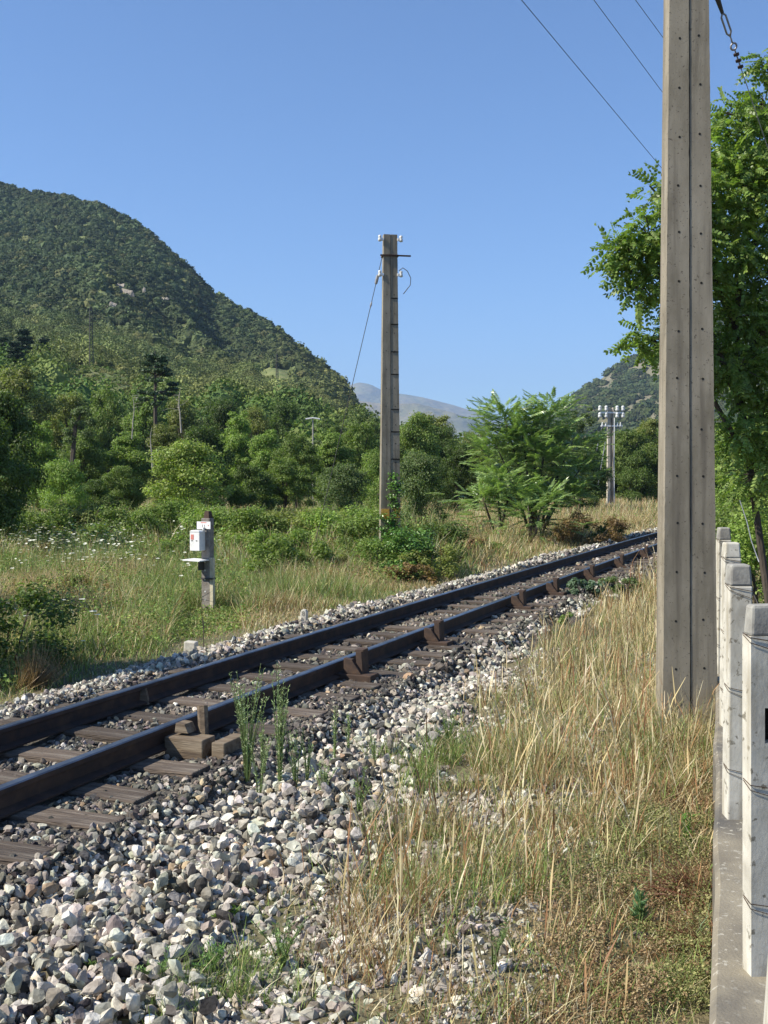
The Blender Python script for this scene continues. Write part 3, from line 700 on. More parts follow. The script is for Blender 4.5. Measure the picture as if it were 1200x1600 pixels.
PB().box((.10, -.03, .32), (.06, .06, .98)).build('cable_cover', M('yellowed cable cover', (.55, .5, .36), (.4, .35, .25), scale=12), t, bevel=.006)
PB().box((.03, -.035, .5), (.2, .11, .022)).build('strap', m_wire, t)
pb = PB()
for i, z in enumerate((.18, .3, .48, .62, .74)): pb.lathe((-.01, -.0605, z), [(.013, 0), (.013, .003)], 8, R=Matrix.Rotation(PI / 2, 3, 'X'))
pb.build('rivet', m_porc, t)
def marker(px, py, Y, w, hgt, label, rnd=False, num=None):
    p = at(px, py, Y); p.z = hz(p.x, p.y) + (.07 if rnd else -.02)
    pb = PB()
    if rnd:
        poly = [(-w / 2, -.1), (w / 2, -.1), (w / 2, hgt * .7)] + [(w / 2 * math.cos(a), hgt * .7 + hgt * .3 * math.sin(a)) for a in (.5, 1, PI / 2, 2.1, 2.6)] + [(-w / 2, hgt * .7)]
        pb.prism(poly, -.04, .04)
    else: pb.box((0, 0, hgt / 2 - .05), (w, w * .8, hgt + .1))
    o = pb.build('marker_stone', M('marker stone', (.56, .53, .45), (.42, .39, .33), scale=20, bump=.3), bevel=.012)
    o.location = p; o.rotation_euler = (0, .05, -.2); tag(o, label, 'marker stone')
    if num: txt(num, .085, (0, -.0415, hgt * .55), M('stone print', (.2, .18, .14), bump=0), o)
marker(475, 967, 14.1, .088, .125, 'small round topped numbered marker stone on the ballast edge beyond the far rail', True, '8')
marker(298, 1012, 12.1, .135, .13, 'low square pale concrete stub at the ballast edge left of the numbered stone')
p = at(318, 1014, 12.3); p.z = hz(p.x, p.y)
o = PB().tube([(0, 0, -.1), (.004, 0, .2), (-.01, 0, .36)], .007, 6).build('stake', m_bark); o.location = p; tag(o, 'thin dark upright stake in the grass just behind the square concrete stub', 'stake')

# ------------------------------------------------------------------ wall and fence at the right
WT = .345; kx = .3060
def WX(y): return kx * y
wy0, wy1 = .9, 9.25
ang_w = math.atan(kx); dirw = Vector((math.sin(ang_w), math.cos(ang_w), 0)); nrm = Vector((math.cos(ang_w), -math.sin(ang_w), 0))
w0 = dirw * (wy0 / math.cos(ang_w)); Lw = (wy1 - wy0) / math.cos(ang_w)
t = empty('low_wall', w0, -ang_w, 'low grey concrete wall under the white fence posts at the right edge', 'wall')
n = 90; V = []; yy = np.linspace(0, Lw, n); pr = [(.0, -.4), (.0, WT - .02), (.02, WT), (.27, WT), (.29, WT - .02), (.29, -.4)]
for i, y in enumerate(yy):
    w = (float(noise(y * 1.7, 3, 66)) - .5) * .02
    for j, (x, z) in enumerate(pr): V.append((x + (w if j < 3 else 0) - .0, y, z + (float(noise(y * 5, j, 6)) - .5) * .007))
F = []
for i in range(n - 1):
    for j in range(5): F.append((i * 6 + j, i * 6 + j + 1, (i + 1) * 6 + j + 1, (i + 1) * 6 + j))
V += V[-6:]; 
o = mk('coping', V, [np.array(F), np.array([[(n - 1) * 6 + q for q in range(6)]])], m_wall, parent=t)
def post(Y, off, h, w, d, rz, lean, label, slot=False, extra=0):
    p = Vector((WX(Y), Y, WT)) + nrm * off; t = empty('fence_post', p, rz, label, 'fence post', 'white concrete posts on the low wall')
    t.rotation_euler = (0, lean, rz)
    pb = PB()
    if slot:
        x = -w / 2; s0, s1, sl = h * .63, h * .725, .046
        pb.box((0, 0, s0 / 2 - .02), (w, d, s0 + .04)); pb.box((-w / 2 + sl / 2, 0, (s0 + s1) / 2), (sl, d, s1 - s0)); pb.box((w / 2 - .02, 0, (s0 + s1) / 2), (.04, d, s1 - s0))
        pb.box((0, 0, (s1 + h - .1) / 2), (w, d, h - .1 - s1))
        PB().box((.004, .02, (s0 + s1) / 2), (.04, .01, s1 - s0)).build('slot_shade', m_dark, t)  # added dark plate, painted as the shade inside the slot
    else: pb.box((0, 0, h / 2 - .07), (w, d, h - .06))
    pb.build('shaft', m_white, t, bevel=0 if slot else .007)
    PB().box((0, 0, h - .05), (w - .001, d - .001, .1), top=(w - .014, d - .014)).build('cap', m_cap if slot or extra else m_white, t, bevel=.01)
    for z in (h * .915, h * .52, h * .2):
        pb = PB()
        q = [(-w / 2 - .003, .02, z + .008), (-w / 2 - .004, -d / 2 - .003, z), (0, -d / 2 - .004, z - .012), (w / 2 + .003, -d / 2 - .004, z - .022), (w / 2 + .004, d / 2, z - .02)]
        pb.tube(q, .0016, 6); pb.tube([(a, b, c - .006 - .01 * i) for i, (a, b, c) in enumerate(q)], .0013, 6)
        pb.build('wire_tie', m_rust, t)
    return t
post(3.54, .165, 1.2, .125, .065, .10, -.012, 'whitewashed concrete fence post with a dark slot, second nearest at the right edge', True)
post(5.15, .10, 1.2, .105, .11, -.05, 0, 'whitewashed fence post in the middle of the row, directly left of the slotted one', False, 1)
post(7.05, .09, 1.19, .105, .105, -.05, 0, 'whitewashed fence post, second farthest, with rust brown wire round its top')
post(8.95, .055, 1.20, .10, .105, -.05, 0, 'farthest whitewashed fence post, at the far end of the low wall', False, 1)
p = at(1192, 1640, 2.35)
t = empty('fence_post', p, -.1, 'bright sunlit white post at the lower right corner, nearest to the camera', 'fence post', 'white concrete posts on the low wall'); t.rotation_euler = (0, .055, -.3)
PB().box((.06, 0, .30), (.12, .12, .84)).build('shaft', m_white, t, bevel=.008)
PB().box((.06, 0, .75), (.119, .119, .06), top=(.07, .07)).build('cap', m_white, t, bevel=.006)
for i, hf in enumerate((1.08, .6, .22)):
    A_ = Vector((WX(8.9), 8.9, WT + hf)) + nrm * .12; B_ = Vector((WX(2.0), 2.0, WT + hf)) + nrm * .21
    wire('fence_wire', (A_, B_), .002, m_wire, ['top', 'middle', 'bottom'][i] + ' fence wire strung along the right side of the white posts', group='fence wires on the white posts', sag=.02)
A_ = at(1156, 782, 7.3); B_ = at(1186, 878, 5.4)
o = PB().tube([Vector(p) - A_ for p in (A_, at(1167, 815, 7.0), at(1174, 845, 6.6), at(1180, 862, 6.0), B_)], .003, 6).build('loose_wire', m_steel, smooth=True); o.location = A_; tag(o, 'pale bent loose wire sticking up behind the fence post tops', 'wire')

# ------------------------------------------------------------------ trees and bushes
LQ = np.array([[-.5, 0, 0], [-.05, -.30, .05], [.5, 0, -.04], [-.05, .30, .05]]); LF = np.array([[0, 1, 2, 3]])
def leaf_cloud(cent, rad, n, size, up=.5, squash=.8):
    """leaves spread in the outer shell of many small clumps"""
    cent = np.array(cent); rad = np.array(rad); w = rad ** 2; i = rng.choice(len(cent), n, p=w / w.sum())
    d = randdir(n); d[:, 2] = d[:, 2] * .85 + .12
    T = cent[i] + d * rad[i][:, None] * (rng.random((n, 1)) ** .45) * np.array([1, 1, squash]) * rng.uniform(.8, 1.2, (n, 1))
    nr = d * .6 + np.array([0, 0, up]) + rng.normal(size=(n, 3)) * .5
    R = frames(np.cross(nr, randdir(n)), nr) * (size * rng.uniform(.6, 1.35, n))[:, None, None]
    V, F, _ = inst(LQ, LF, R, T); return V, F
def proto(kind, h, w, n, leaf, K=38, base=.2, seed=0):
    """returns crown mesh data, trunk mesh data of a tree of height h and crown width w"""
    st = random.getstate(); random.seed(seed * 7 + 3)
    C = []; Rr = []
    for i in range(K):
        u = random.random(); z = h * (base + (1 - base) * u ** .8 * .93)
        env = {'round': math.sin(PI * min(1, .12 + .84 * (z / h - base) / (1 - base))) ** .55, 'tall': math.sin(PI * min(1, .2 + .76 * (z / h - base) / (1 - base))) ** .6 * .9,
               'cone': 1.02 - .93 * (z / h - base) / (1 - base), 'bush': math.cos(.5 * PI * (z / h) ** 1.4) ** .6, 'loose': math.sin(PI * min(1, .25 + .7 * (z / h - base) / (1 - base))) ** .8}[kind]
        a = random.random() * 2 * PI; q = math.sqrt(random.random()) * .40 * w * env
        C.append((q * math.cos(a), q * math.sin(a), z)); Rr.append(w * random.uniform(.06, .19) * (1 if kind != 'loose' else .75))
    for _ in range(16):
        c = random.choice(C[:K]); f = random.uniform(1.12, 1.38); C.append((c[0] * f, c[1] * f, min(c[2] * random.uniform(.98, 1.10), h))); Rr.append(w * random.uniform(.035, .08))
    C += [(random.uniform(-.2, .2) * w, random.uniform(-.2, .2) * w, h * random.uniform(.9, 1.0)) for _ in range(4)]; Rr += [w * .07] * 4
    lf = leaf_cloud(C, Rr, n, leaf, squash=.7 if kind != 'cone' else .4)
    if kind == 'bush': lf = (lf[0] * np.array([1, 1, 1]) + 0, lf[1])
    pb = PB(); tr = h * .018 + .02
    top = (random.uniform(-.05, .05) * w, random.uniform(-.05, .05) * w, h * .8)
    pts = [(0, 0, -.3), (random.uniform(-.03, .03) * w, 0, h * .25), (random.uniform(-.05, .05) * w, random.uniform(-.05, .05) * w, h * .5), top]
    if kind == 'bush':
        for _ in range(7): c = random.choice(C); pb.tube([(0, 0, -.1), (c[0] * .4, c[1] * .4, c[2] * .5), c], [.03, .02, .008], 5)
    else:
        pb.tube(pts, [tr, tr * .8, tr * .55, tr * .2], 7)
        for c in random.sample(C, 13):
            zz = min(c[2] * .7, h * .6); pb.tube([(0, 0, zz * .75), (c[0] * .5, c[1] * .5, (zz + c[2]) * .5), c], [tr * .4, tr * .25, tr * .08], 5)
    random.setstate(st); return lf, pb
PROT = {}
def add_proto(key, mat, **kw):
    lf, pb = proto(**kw); c = mk('crown', lf[0], lf[1], LM[mat]); tr = pb.build('trunk' if kw['kind'] != 'bush' else 'stems', m_bark)
    for o in (c, tr): S.collection.objects.unlink(o)
    PROT[key] = (c, tr, kw['h'], kw['w'])
add_proto('A', 'mid', kind='round', h=8, w=7, n=26000, leaf=.19, K=60, base=.12, seed=1)
add_proto('B', 'dark', kind='round', h=8, w=7, n=26000, leaf=.19, K=60, base=.1, seed=2)
add_proto('C', 'bright', kind='tall', h=9, w=6, n=26000, leaf=.19, K=56, base=.1, seed=3)
add_proto('D', 'olive', kind='tall', h=9, w=6, n=20000, leaf=.18, K=50, base=.12, seed=4)
add_proto('Y', 'yellow', kind='bush', h=4, w=5, n=20000, leaf=.13, K=60, base=.02, seed=5)
add_proto('G', 'grey', kind='bush', h=4, w=4.6, n=20000, leaf=.11, K=60, base=.02, seed=6)
add_proto('P', 'pine', kind='cone', h=11, w=6, n=24000, leaf=.24, K=70, base=.12, seed=7)
add_proto('L', 'grey', kind='loose', h=10, w=4.6, n=11000, leaf=.15, K=46, base=.2, seed=8)
add_proto('M', 'bright', kind='bush', h=4, w=5, n=20000, leaf=.12, K=56, base=.02, seed=9)
add_proto('K', 'dark', kind='bush', h=4, w=5, n=20000, leaf=.13, K=56, base=.02, seed=10)
def tree(px, ytop, wpx, Y, key, label, cat='tree', zb=None, ybot=None, grp='trees of the valley tree line'):
    c, tr, h0, w0 = PROT[key]; p = at(px, 800, Y)
    p.z = (hz(p.x, p.y) if zb is None else zb) if ybot is None else at(px, ybot, Y).z
    h = at(px, ytop, Y).z - p.z; w = wpx * Y / FPX; sx = w / w0; sz = h / h0
    nm = {'P': 'pine_tree'}.get(key, 'bush' if cat == 'bush' else 'tree')
    t = empty(nm, p, random.uniform(0, 6.28), label, cat, grp)
    for o in (c, tr):
        q = o.copy(); S.collection.objects.link(q); q.parent = t; q.scale = (sx * .93, sx * .93, sz * .96)
    return t
TL = [ # px, top, width, depth, prototype, label, category
 (8, 605, 150, 31, 'B', 'large dark green tree filling the left edge above the flower meadow', 'tree'),
 (-40, 640, 190, 26, 'B', 'shadowed dark tree cut by the left frame edge, in front of the large dark one', 'tree'),
 (98, 715, 110, 40, 'M', 'bright green bush just right of the large dark tree at the left edge', 'bush'),
 (150, 745, 100, 42, 'K', 'dark green low bush between the left bright bush and the big pale bush', 'bush'),
 (190, 725, 90, 47, 'A', 'small round green tree touching the left side of the big pale bush', 'tree'),
 (292, 688, 190, 42, 'Y', 'broad pale yellow green bush behind the box post, largest in the front row', 'bush'),
 (395, 722, 110, 44, 'K', 'dark bush at the right foot of the broad pale yellow green bush', 'bush'),
 (445, 712, 120, 47, 'A', 'mid green round tree between the pale bush and the grey green bush', 'tree'),
 (535, 722, 130, 41, 'G', 'grey green bush with dark hollow just left of the middle pole', 'bush'),
 (655, 700, 120, 34, 'G', 'light green leafy bush directly right of the middle pole', 'bush'),
 (585, 700, 80, 46, 'M', 'bright small bush hidden partly behind the middle pole', 'bush'),
 (60, 655, 120, 52, 'C', 'bright green tree peeping over the left edge dark tree', 'tree'),
 (128, 668, 100, 55, 'A', 'rounded mid green tree below the grassy spur with the pylon', 'tree'),
 (200, 672, 110, 56, 'C', 'bright leafy tree left of the tall half bare tree', 'tree'),
 (262, 655, 90, 58, 'D', 'olive tree at the foot of the tall half bare tree', 'tree'),
 (318, 662, 110, 57, 'B', 'dark green tree right behind the broad pale bush', 'tree'),
 (372, 640, 100, 60, 'C', 'bright green tree with a narrow top above the pale bush right shoulder', 'tree'),
 (418, 668, 90, 55, 'C', 'bright green tree left of the street lamp', 'tree'),
 (462, 672, 90, 54, 'A', 'mid green tree directly below the street lamp', 'tree'),
 (515, 665, 95, 58, 'C', 'bright green tree between the street lamp and the middle pole', 'tree'),
 (565, 655, 90, 60, 'A', 'mid green tree whose crown meets the middle pole on its left', 'tree'),
 (650, 640, 110, 62, 'A', 'rounded green tree just right of the middle pole against the blue mountain', 'tree'),
 (715, 690, 90, 50, 'B', 'dark shaded tree in the hollow between middle pole and ailanthus', 'tree'),
 (688, 662, 100, 66, 'B', 'darker tree right of the rounded one by the middle pole', 'tree'),
 (745, 668, 90, 72, 'D', 'olive tree just left of the ailanthus top', 'tree'),
 (30, 560, 150, 90, 'D', 'olive green tree below the dark pines at far left', 'tree'),
 (110, 605, 110, 95, 'D', 'olive tree just below the grassy spur', 'tree'),
 (170, 600, 100, 92, 'A', 'mid green tree below the lattice pylon, left of the half bare tree', 'tree'),
 (225, 605, 90, 86, 'C', 'bright tree left beside the trunk of the half bare tree', 'tree'),
 (285, 615, 100, 90, 'D', 'olive tree behind the bleached forked snag', 'tree'),
 (345, 620, 100, 95, 'B', 'dark tree below the middle of the hill', 'tree'),
 (400, 628, 100, 90, 'D', 'olive tree left behind the street lamp', 'tree'),
 (440, 622, 80, 100, 'B', 'dark tree under the low grassy knoll', 'tree'),
 (520, 640, 90, 85, 'L', 'thin grey green tree right of the street lamp', 'tree'),
 (560, 622, 60, 76, 'L', 'tall slender grey green tree left beside the middle pole', 'tree'),
 (592, 640, 70, 80, 'L', 'slender grey green tree directly behind the middle pole', 'tree'),
 (680, 640, 120, 84, 'D', 'olive tree top under the distant blue mountain', 'tree'),
 (905, 630, 90, 62, 'L', 'slender feathery tree just left of the crossarm pole', 'tree'),
 (985, 668, 100, 82, 'A', 'mid green tree right behind the crossarm pole', 'tree'),
 (1015, 648, 110, 90, 'D', 'olive tree between the crossarm pole and the near pole', 'tree'),
 (1000, 700, 90, 80, 'K', 'dark bush at the right foot of the crossarm pole', 'bush'),
 (905, 700, 110, 60, 'B', 'dark tree in the shade behind the ailanthus right side', 'tree'),
 (870, 660, 100, 66, 'B', 'dark tree showing behind the middle of the ailanthus', 'tree'),
 (800, 690, 120, 60, 'A', 'green tree behind the left part of the ailanthus', 'tree'),
 (1060, 660, 130, 80, 'B', 'dark tree behind the near pole', 'tree'),
 (1150, 690, 130, 34, 'M', 'bright green bush right of the near pole, behind the fence posts', 'bush'),
 (1200, 700, 130, 24, 'K', 'dark bush at the right edge behind the farthest fence posts', 'bush'),
 (1120, 770, 70, 38, 'K', 'low dark bush at the right side of the near pole foot line', 'bush'),
 (1180, 640, 150, 45, 'A', 'mid green tree behind the fence at the right edge', 'tree'),
 (1110, 700, 110, 52, 'C', 'bright green tree visible right beside the near pole', 'tree'),
]
for q in TL: tree(*q)
for q in [(8, 520, 70, 150, 'P', 'dark pine at the left edge on the spur'), (40, 506, 60, 153, 'P', 'tallest dark pine of the clump on the grassy spur'), (70, 522, 46, 158, 'P', 'rightmost dark pine of the clump, nearest to the lattice pylon'),
          (-30, 515, 70, 150, 'P', 'dark pine of the spur clump cut by the left frame edge'), (26, 528, 60, 140, 'P', 'front dark pine of the clump on the grassy spur')]:
    tree(*q, cat='tree', ybot=598, grp='pines on the spur')
# half bare tall tree and bleached snags
def bare(px, ytop, ybot, Y, mat, r, label, nb, spread, leaves=0, cat='tree', sd=1, kink=0):
    random.seed(sd); b = at(px, ybot, Y); h = (ybot - ytop) * Y / FPX; t = empty('dead_tree', b, 0, label, cat)
    pb = PB(); mid = (kink, 0, h * .5); tip = (kink * .2, 0, h); pb.tube([(0, 0, -.5), (kink * .5, 0, h * .25), mid, (kink * .9, 0, h * .75), tip], [r, r * .85, r * .7, r * .5, r * .15], 7)
    C = []
    for i in range(nb):
        z = h * random.uniform(.35, .95); a = random.uniform(0, 2 * PI); L = spread * random.uniform(.4, 1) * (1.15 - z / h)
        e = (kink + L * math.cos(a), L * math.sin(a), z + L * random.uniform(-.1, .6)); pb.tube([(kink * .8, 0, z), (kink + L * .5 * math.cos(a + .2), L * .5 * math.sin(a + .2), z + L * .1), e], [r * .3, r * .2, r * .06], 5); C.append(e)
    pb.build('trunk', mat, t)
    if leaves:
        V, F = leaf_cloud(C, [spread * .22] * len(C), leaves, .2, squash=.35); mk('crown', V, F, LM['pine'], parent=t)
bare(243, 548, 690, 78, m_bark, .16, 'tall dark half bare tree standing above the tree line under the hill', 26, 2.2, 4500, sd=3)
bare(283, 606, 660, 52, m_dead, .04, 'bleached forked dead snag right of the tall half bare tree', 7, 1.1, sd=9, kink=-.1, cat='dead tree')
bare(238, 668, 715, 50, m_dead, .035, 'small bleached dead stump sticking out of the trees below the half bare tree', 3, .7, sd=12, kink=-.08, cat='dead tree')
bare(206, 615, 670, 54, m_dead, .03, 'crooked dead branches left of the tall half bare tree', 9, 1.4, sd=15, kink=.12, cat='dead tree')
# vine draped stump
t = empty('vine_mound', at(118, 705, 50), 0, 'pale vine draped stump shaped like an arch in the tree line at left', 'vine')
V, F = leaf_cloud([(-.25, 0, .5), (-.3, 0, .9), (-.05, 0, 1.3), (.1, 0, 1.75), (.3, 0, 1.85), (.55, 0, 1.7), (.7, 0, 1.3), (.6, 0, .8)], [.34, .3, .32, .3, .28, .28, .3, .35], 3500, .09)
mk('leaves', V, F, LM['grey'], parent=t); PB().tube([(-.2, 0, -1), (0, 0, 1.2), (.3, 0, 1.8)], [.12, .1, .05], 6).build('stump', m_bark, t)

# ---- compound leaves
def compound(npair, L, ll, lw, droop, fold=.25, rnd=False):
    V = []; F = []
    def curve(u): return np.array([L * u * (1 - .08 * droop * u), 0, -droop * L * .5 * u ** 1.8])
    for i in range(npair):
        u = .18 + .8 * i / (npair - 1); p = curve(u); s = 1 - .35 * abs(u - .45)
        for sg in (-1, 1):
            a = math.radians(68 - 22 * u); d = np.array([math.cos(a), sg * math.sin(a), -fold - random.uniform(0, .25)]); d /= np.linalg.norm(d); w = np.cross(d, [0, 0, 1.]); w = w / np.linalg.norm(w)
            w = w + np.array([0, 0, random.uniform(-.35, .35)]); o = len(V)
            if rnd:
                V += [p, p + d * ll * s * .25 - w * lw * s * .45, p + d * ll * s * .75 - w * lw * s * .45, p + d * ll * s, p + d * ll * s * .75 + w * lw * s * .45, p + d * ll * s * .25 + w * lw * s * .45]; F += [[o, o + 1, o + 2, o + 3], [o, o + 3, o + 4, o + 5]]; continue
            V += [p, p + d * ll * s * .4 - w * lw * s * .5, p + d * ll * s + np.array([0, 0, -.1 * ll]), p + d * ll * s * .4 + w * lw * s * .5]; F.append([o, o + 1, o + 2, o + 3])
    p = curve(1.0); o = len(V); V += [p, p + [ll * .4, -lw * .5, 0], p + [ll, 0, -.1 * ll], p + [ll * .4, lw * .5, 0]]; F.append([o, o + 1, o + 2, o + 3])
    rw = lw * .08; o = len(V)
    for u in (0, .5, 1): q = curve(u); V += [q + [0, -rw, 0], q + [0, rw, 0]]
    F += [[o, o + 1, o + 3, o + 2], [o + 2, o + 3, o + 5, o + 4]]
    return np.array(V, float), np.array(F)
def leaves_on(T, d, up, scl, tmps):
    out = []; j = rng.integers(0, len(tmps), len(T))
    for k_, (tv, tf) in enumerate(tmps):
        s = j == k_
        if s.any(): out.append(inst(tv, tf, frames(d[s], up[s]) * scl[s][:, None, None], T[s]))
    return merge(out)
# ---- black locust at the right edge
LT = [compound(6, .25, .058, .034, dr, .5, True) for dr in (.3, .6, .9, 1.2)]
root = at(1215, 800, 13.5); root.z = 0; root.z = hz(root.x, root.y)
t = empty('locust_tree', root, 0, 'big leafy locust tree at the right edge reaching behind the near pole', 'tree')
pb = PB(); rx, ry = root.x, root.y
def rl(px, py, Y): return at(px, py, Y) - root
limb = [[(0, 0, -.3), rl(1180, 790, 13.4), rl(1160, 640, 13.3), rl(1150, 520, 13.2), rl(1160, 380, 13.2), rl(1190, 200, 13.2)],
        [rl(1160, 640, 13.3), rl(1110, 520, 12.9), rl(1040, 440, 12.6), rl(965, 385, 12.4)], [rl(1152, 520, 13.2), rl(1100, 400, 12.9), rl(1050, 330, 12.7), rl(1015, 290, 12.6)],
        [rl(1158, 700, 13.3), rl(1100, 600, 13), rl(1040, 540, 12.7), rl(990, 520, 12.6)], [rl(1155, 420, 13.2), rl(1230, 300, 13.3), rl(1290, 200, 13.5)],
        [rl(1160, 560, 13.2), rl(1220, 480, 13.1), rl(1300, 420, 13)], [rl(1155, 440, 13.2), rl(1120, 320, 13), rl(1125, 240, 13)], [rl(1170, 720, 13.3), rl(1240, 640, 13), rl(1310, 560, 13)]]
for i, l in enumerate(limb):
    pb.tube(l, [[.05, .045, .04, .035, .028, .012], [.045, .035, .025, .01], [.04, .03, .02, .01], [.035, .025, .018, .008], [.04, .03, .015], [.04, .03, .015], [.035, .02, .01], [.04, .03, .015]][i], 8)
blobs = [ # px, py, radius px, Y
 (1165, 215, 60, 13.1), (1195, 160, 32, 13.2), (1150, 300, 70, 12.9), (1200, 330, 70, 13.4), (1085, 300, 52, 12.7), (1130, 390, 75, 13), (1195, 440, 80, 13.4), (1065, 370, 55, 12.6), (1015, 365, 46, 12.5), (985, 400, 38, 12.4), (962, 388, 24, 12.4),
 (1020, 425, 44, 12.5), (1075, 440, 50, 12.8), (1000, 455, 22, 12.4), (1030, 300, 26, 12.6), (1150, 500, 60, 13.2), (1205, 560, 70, 13.3), (1020, 530, 30, 12.6), (995, 528, 20, 12.5), (1060, 525, 38, 12.8), (1150, 580, 46, 13), (1190, 660, 60, 13.2), (1155, 680, 40, 13.1), (1180, 740, 50, 13.2), (1240, 250, 90, 13.6), (1260, 450, 100, 13.5), (1250, 650, 90, 13.4), (1190, 95, 16, 13.1), (1200, 112, 14, 13.1), (1145, 180, 26, 13), (1110, 560, 40, 13), (1135, 250, 40, 12.9)]
Ts = []; tw = []
for px_, py_, rp, Y_ in blobs:
    c = np.array(rl(px_, py_, Y_)); R_ = rp * Y_ / FPX; n = int(10 + 860 * R_ * R_ * (1 if px_ < 1180 or py_ < 260 else .8)); d = randdir(n)
    pts = c + d * R_ * (rng.random((n, 1)) ** .4) * np.array([1, .9, .95]); Ts.append((pts, d))
    for i in range(0, min(n, 60), 5): tw.append((c + d[i] * .15 * R_, pts[i]))
T = np.concatenate([a for a, b in Ts]); D = np.concatenate([b for a, b in Ts])
dd = D * .6 + rng.normal(size=D.shape) * .55; dd[:, 2] = dd[:, 2] * .5 - .15; upv = np.array([0, 0, 1.]) + rng.normal(size=D.shape) * .6
V, F, _ = leaves_on(T, dd, upv, rng.uniform(.75, 1.2, len(T)), LT)
for a_, b_ in tw: pb.tube([tuple(a_), tuple((a_ + b_) / 2 + rng.normal(size=3) * .03), tuple(b_)], [.009, .007, .004], 4, cap=False)
mk('crown', V, F, m_locust, parent=t); pb.build('trunk', m_bark, t)
# ---- ailanthus thicket
AT = [compound(10, .62, .135, .055, dr) for dr in (.35, .6, .9)]
def ailanthus(px, Yb, stems, nl, label, nlow=0, scl=1.0):
    r0 = at(px, 840, Yb); r0.z = hz(r0.x, r0.y); t = empty('ailanthus_tree', r0, 0, label, 'tree'); pb = PB(); T = []; Dd = []
    for (tx, ty, Yt, rad, n) in stems:
        e = at(tx, ty, Yt) - r0; k1 = Vector((e.x * .28 + random.uniform(-.1, .1), e.y * .3, e.z * .35)); k2 = Vector((e.x * .65, e.y * .7, e.z * .7)); pb.tube([(0, 0, -.2), k1, k2, e], [.055, .045, .032, .014], 6)
        for _ in range(n):
            u = random.random() ** .5; p = k2.lerp(e, u) if u > .2 else k1.lerp(k2, u * 5); a = random.uniform(0, 2 * PI); w_ = random.random() * rad
            q = np.array(p) + np.array([math.cos(a) * w_, math.sin(a) * w_, random.uniform(-.4, .35) * rad]); T.append(q); Dd.append([math.cos(a), math.sin(a), random.uniform(.1, 1.35) * (1 if u > .7 else .6)])
    for _ in range(nlow):
        a = random.uniform(0, 2 * PI); q = random.random() ** .6 * 1.35; z = random.uniform(.1, 1.6); T.append([q * math.cos(a) * 1.1, q * math.sin(a), z]); Dd.append([math.cos(a), math.sin(a), random.uniform(0, .6)])
    T = np.array(T); Dd = np.array(Dd); V, F, _ = leaves_on(T, Dd, np.array([0, 0, 1.]) + rng.normal(size=T.shape) * .25, rng.uniform(.75, 1.2, len(T)) * scl, AT)
    mk('crown', V, F, m_ail, parent=t); pb.build('trunk', m_bark, t, smooth=True)
random.seed(5)
ailanthus(835, 34, [(785, 640, 33.5, .75, 150), (862, 632, 34, .7, 150), (815, 668, 33.5, .8, 130), (838, 655, 34.3, .75, 120), (895, 690, 34.2, .7, 120), (772, 690, 33.4, .6, 110), (905, 735, 33.8, .5, 70), (850, 700, 33.2, .8, 110), (820, 770, 33, .7, 90), (880, 765, 33.2, .6, 90)], 0, 'tall ailanthus tree with feathery drooping leaves left of the crossarm pole')
ailanthus(775, 32.5, [(752, 770, 32, .5, 70), (800, 760, 32, .6, 80), (780, 740, 32.2, .5, 70)], 0, 'low bright ailanthus sucker at the left foot of the tall one', 110, .9)
ailanthus(832, 31, [(825, 790, 31, .4, 40), (850, 775, 31.5, .4, 50)], 0, 'low ailanthus sucker directly in front of the tall trunks', 60, .85)
# ---- bramble, ivy, small bushes with visible leaves
def leafy(name, px, py, Y, w, h, n, leaf, mat, label, cat='bush', K=26, blobs=None, seed=1, z0=None):
    random.seed(seed); p = at(px, py, Y); p.z = hz(p.x, p.y) if z0 is None else z0; t = empty(name, p, 0, label, cat)
    C = blobs or [(random.uniform(-.5, .5) * w * .8, random.uniform(-.35, .35) * w * .8, h * random.uniform(.05, .8)) for _ in range(K)]
    C = [c for c in C if blobs or (abs(c[0]) / (w * .5)) ** 2 + (c[2] / h) ** 2 < 1]
    V, F = leaf_cloud([c[:3] for c in C], [c[3] if len(c) > 3 else min(w, h) * random.uniform(.14, .25) for c in C], n, leaf, up=.9); mk('leaves', V, F, mat, parent=t)
    pb = PB()
    for c in C[::2]: pb.tube([(c[0] * .3, c[1] * .3, -.05), (c[0] * .7, c[1] * .7, c[2] * .6), c[:3]], [.012, .01, .005], 5)
    pb.build('stems', m_bark, t); return t
leafy('bramble_bush', 450, 905, 21, 1.9, .95, 7000, .065, LM['mid'], 'rounded dark bramble bush in the meadow between box post and middle pole', seed=2, K=40)
leafy('bramble_bush', 395, 880, 25, 1.6, .8, 5000, .07, LM['bright'], 'bright green bramble patch left of the rounded dark bramble', seed=3, K=30)
leafy('bramble_bush', 575, 880, 23.5, 1.0, .6, 2500, .06, LM['bright'], 'small bright bush left of the ivy at the middle pole', seed=4)
leafy('bramble_bush', 668, 900, 21, 1.3, .8, 4000, .055, LM['olive'], 'tangled olive and brown shrub right of the ivy, by the ballast edge', seed=5, K=36)
leafy('bramble_bush', 762, 860, 27, 1.2, .5, 1800, .06, LM['bright'], 'low bright green weed clump at the grass edge before the ailanthus', seed=6)
leafy('dry_shrub', 690, 880, 22.5, 1.0, .65, 2500, .05, LM['dry'], 'reddish brown dry shrub between the ivy and the dry grass bank', seed=7)
leafy('dry_shrub', 905, 848, 31.5, 3.0, 1.1, 8500, .06, LM['dry'], 'brown dead fern mound below the ailanthus right side', seed=8, K=40)
leafy('bramble_bush', 940, 835, 34, 1.5, .8, 4000, .07, LM['dark'], 'dark green shaded shrub at the foot of the brown fern mound', seed=9, K=30)
leafy('bramble_bush', 150, 830, 33, 2.6, 1.0, 5000, .08, LM['bright'], 'bright bramble row behind the white flowers at left', seed=10, K=40)
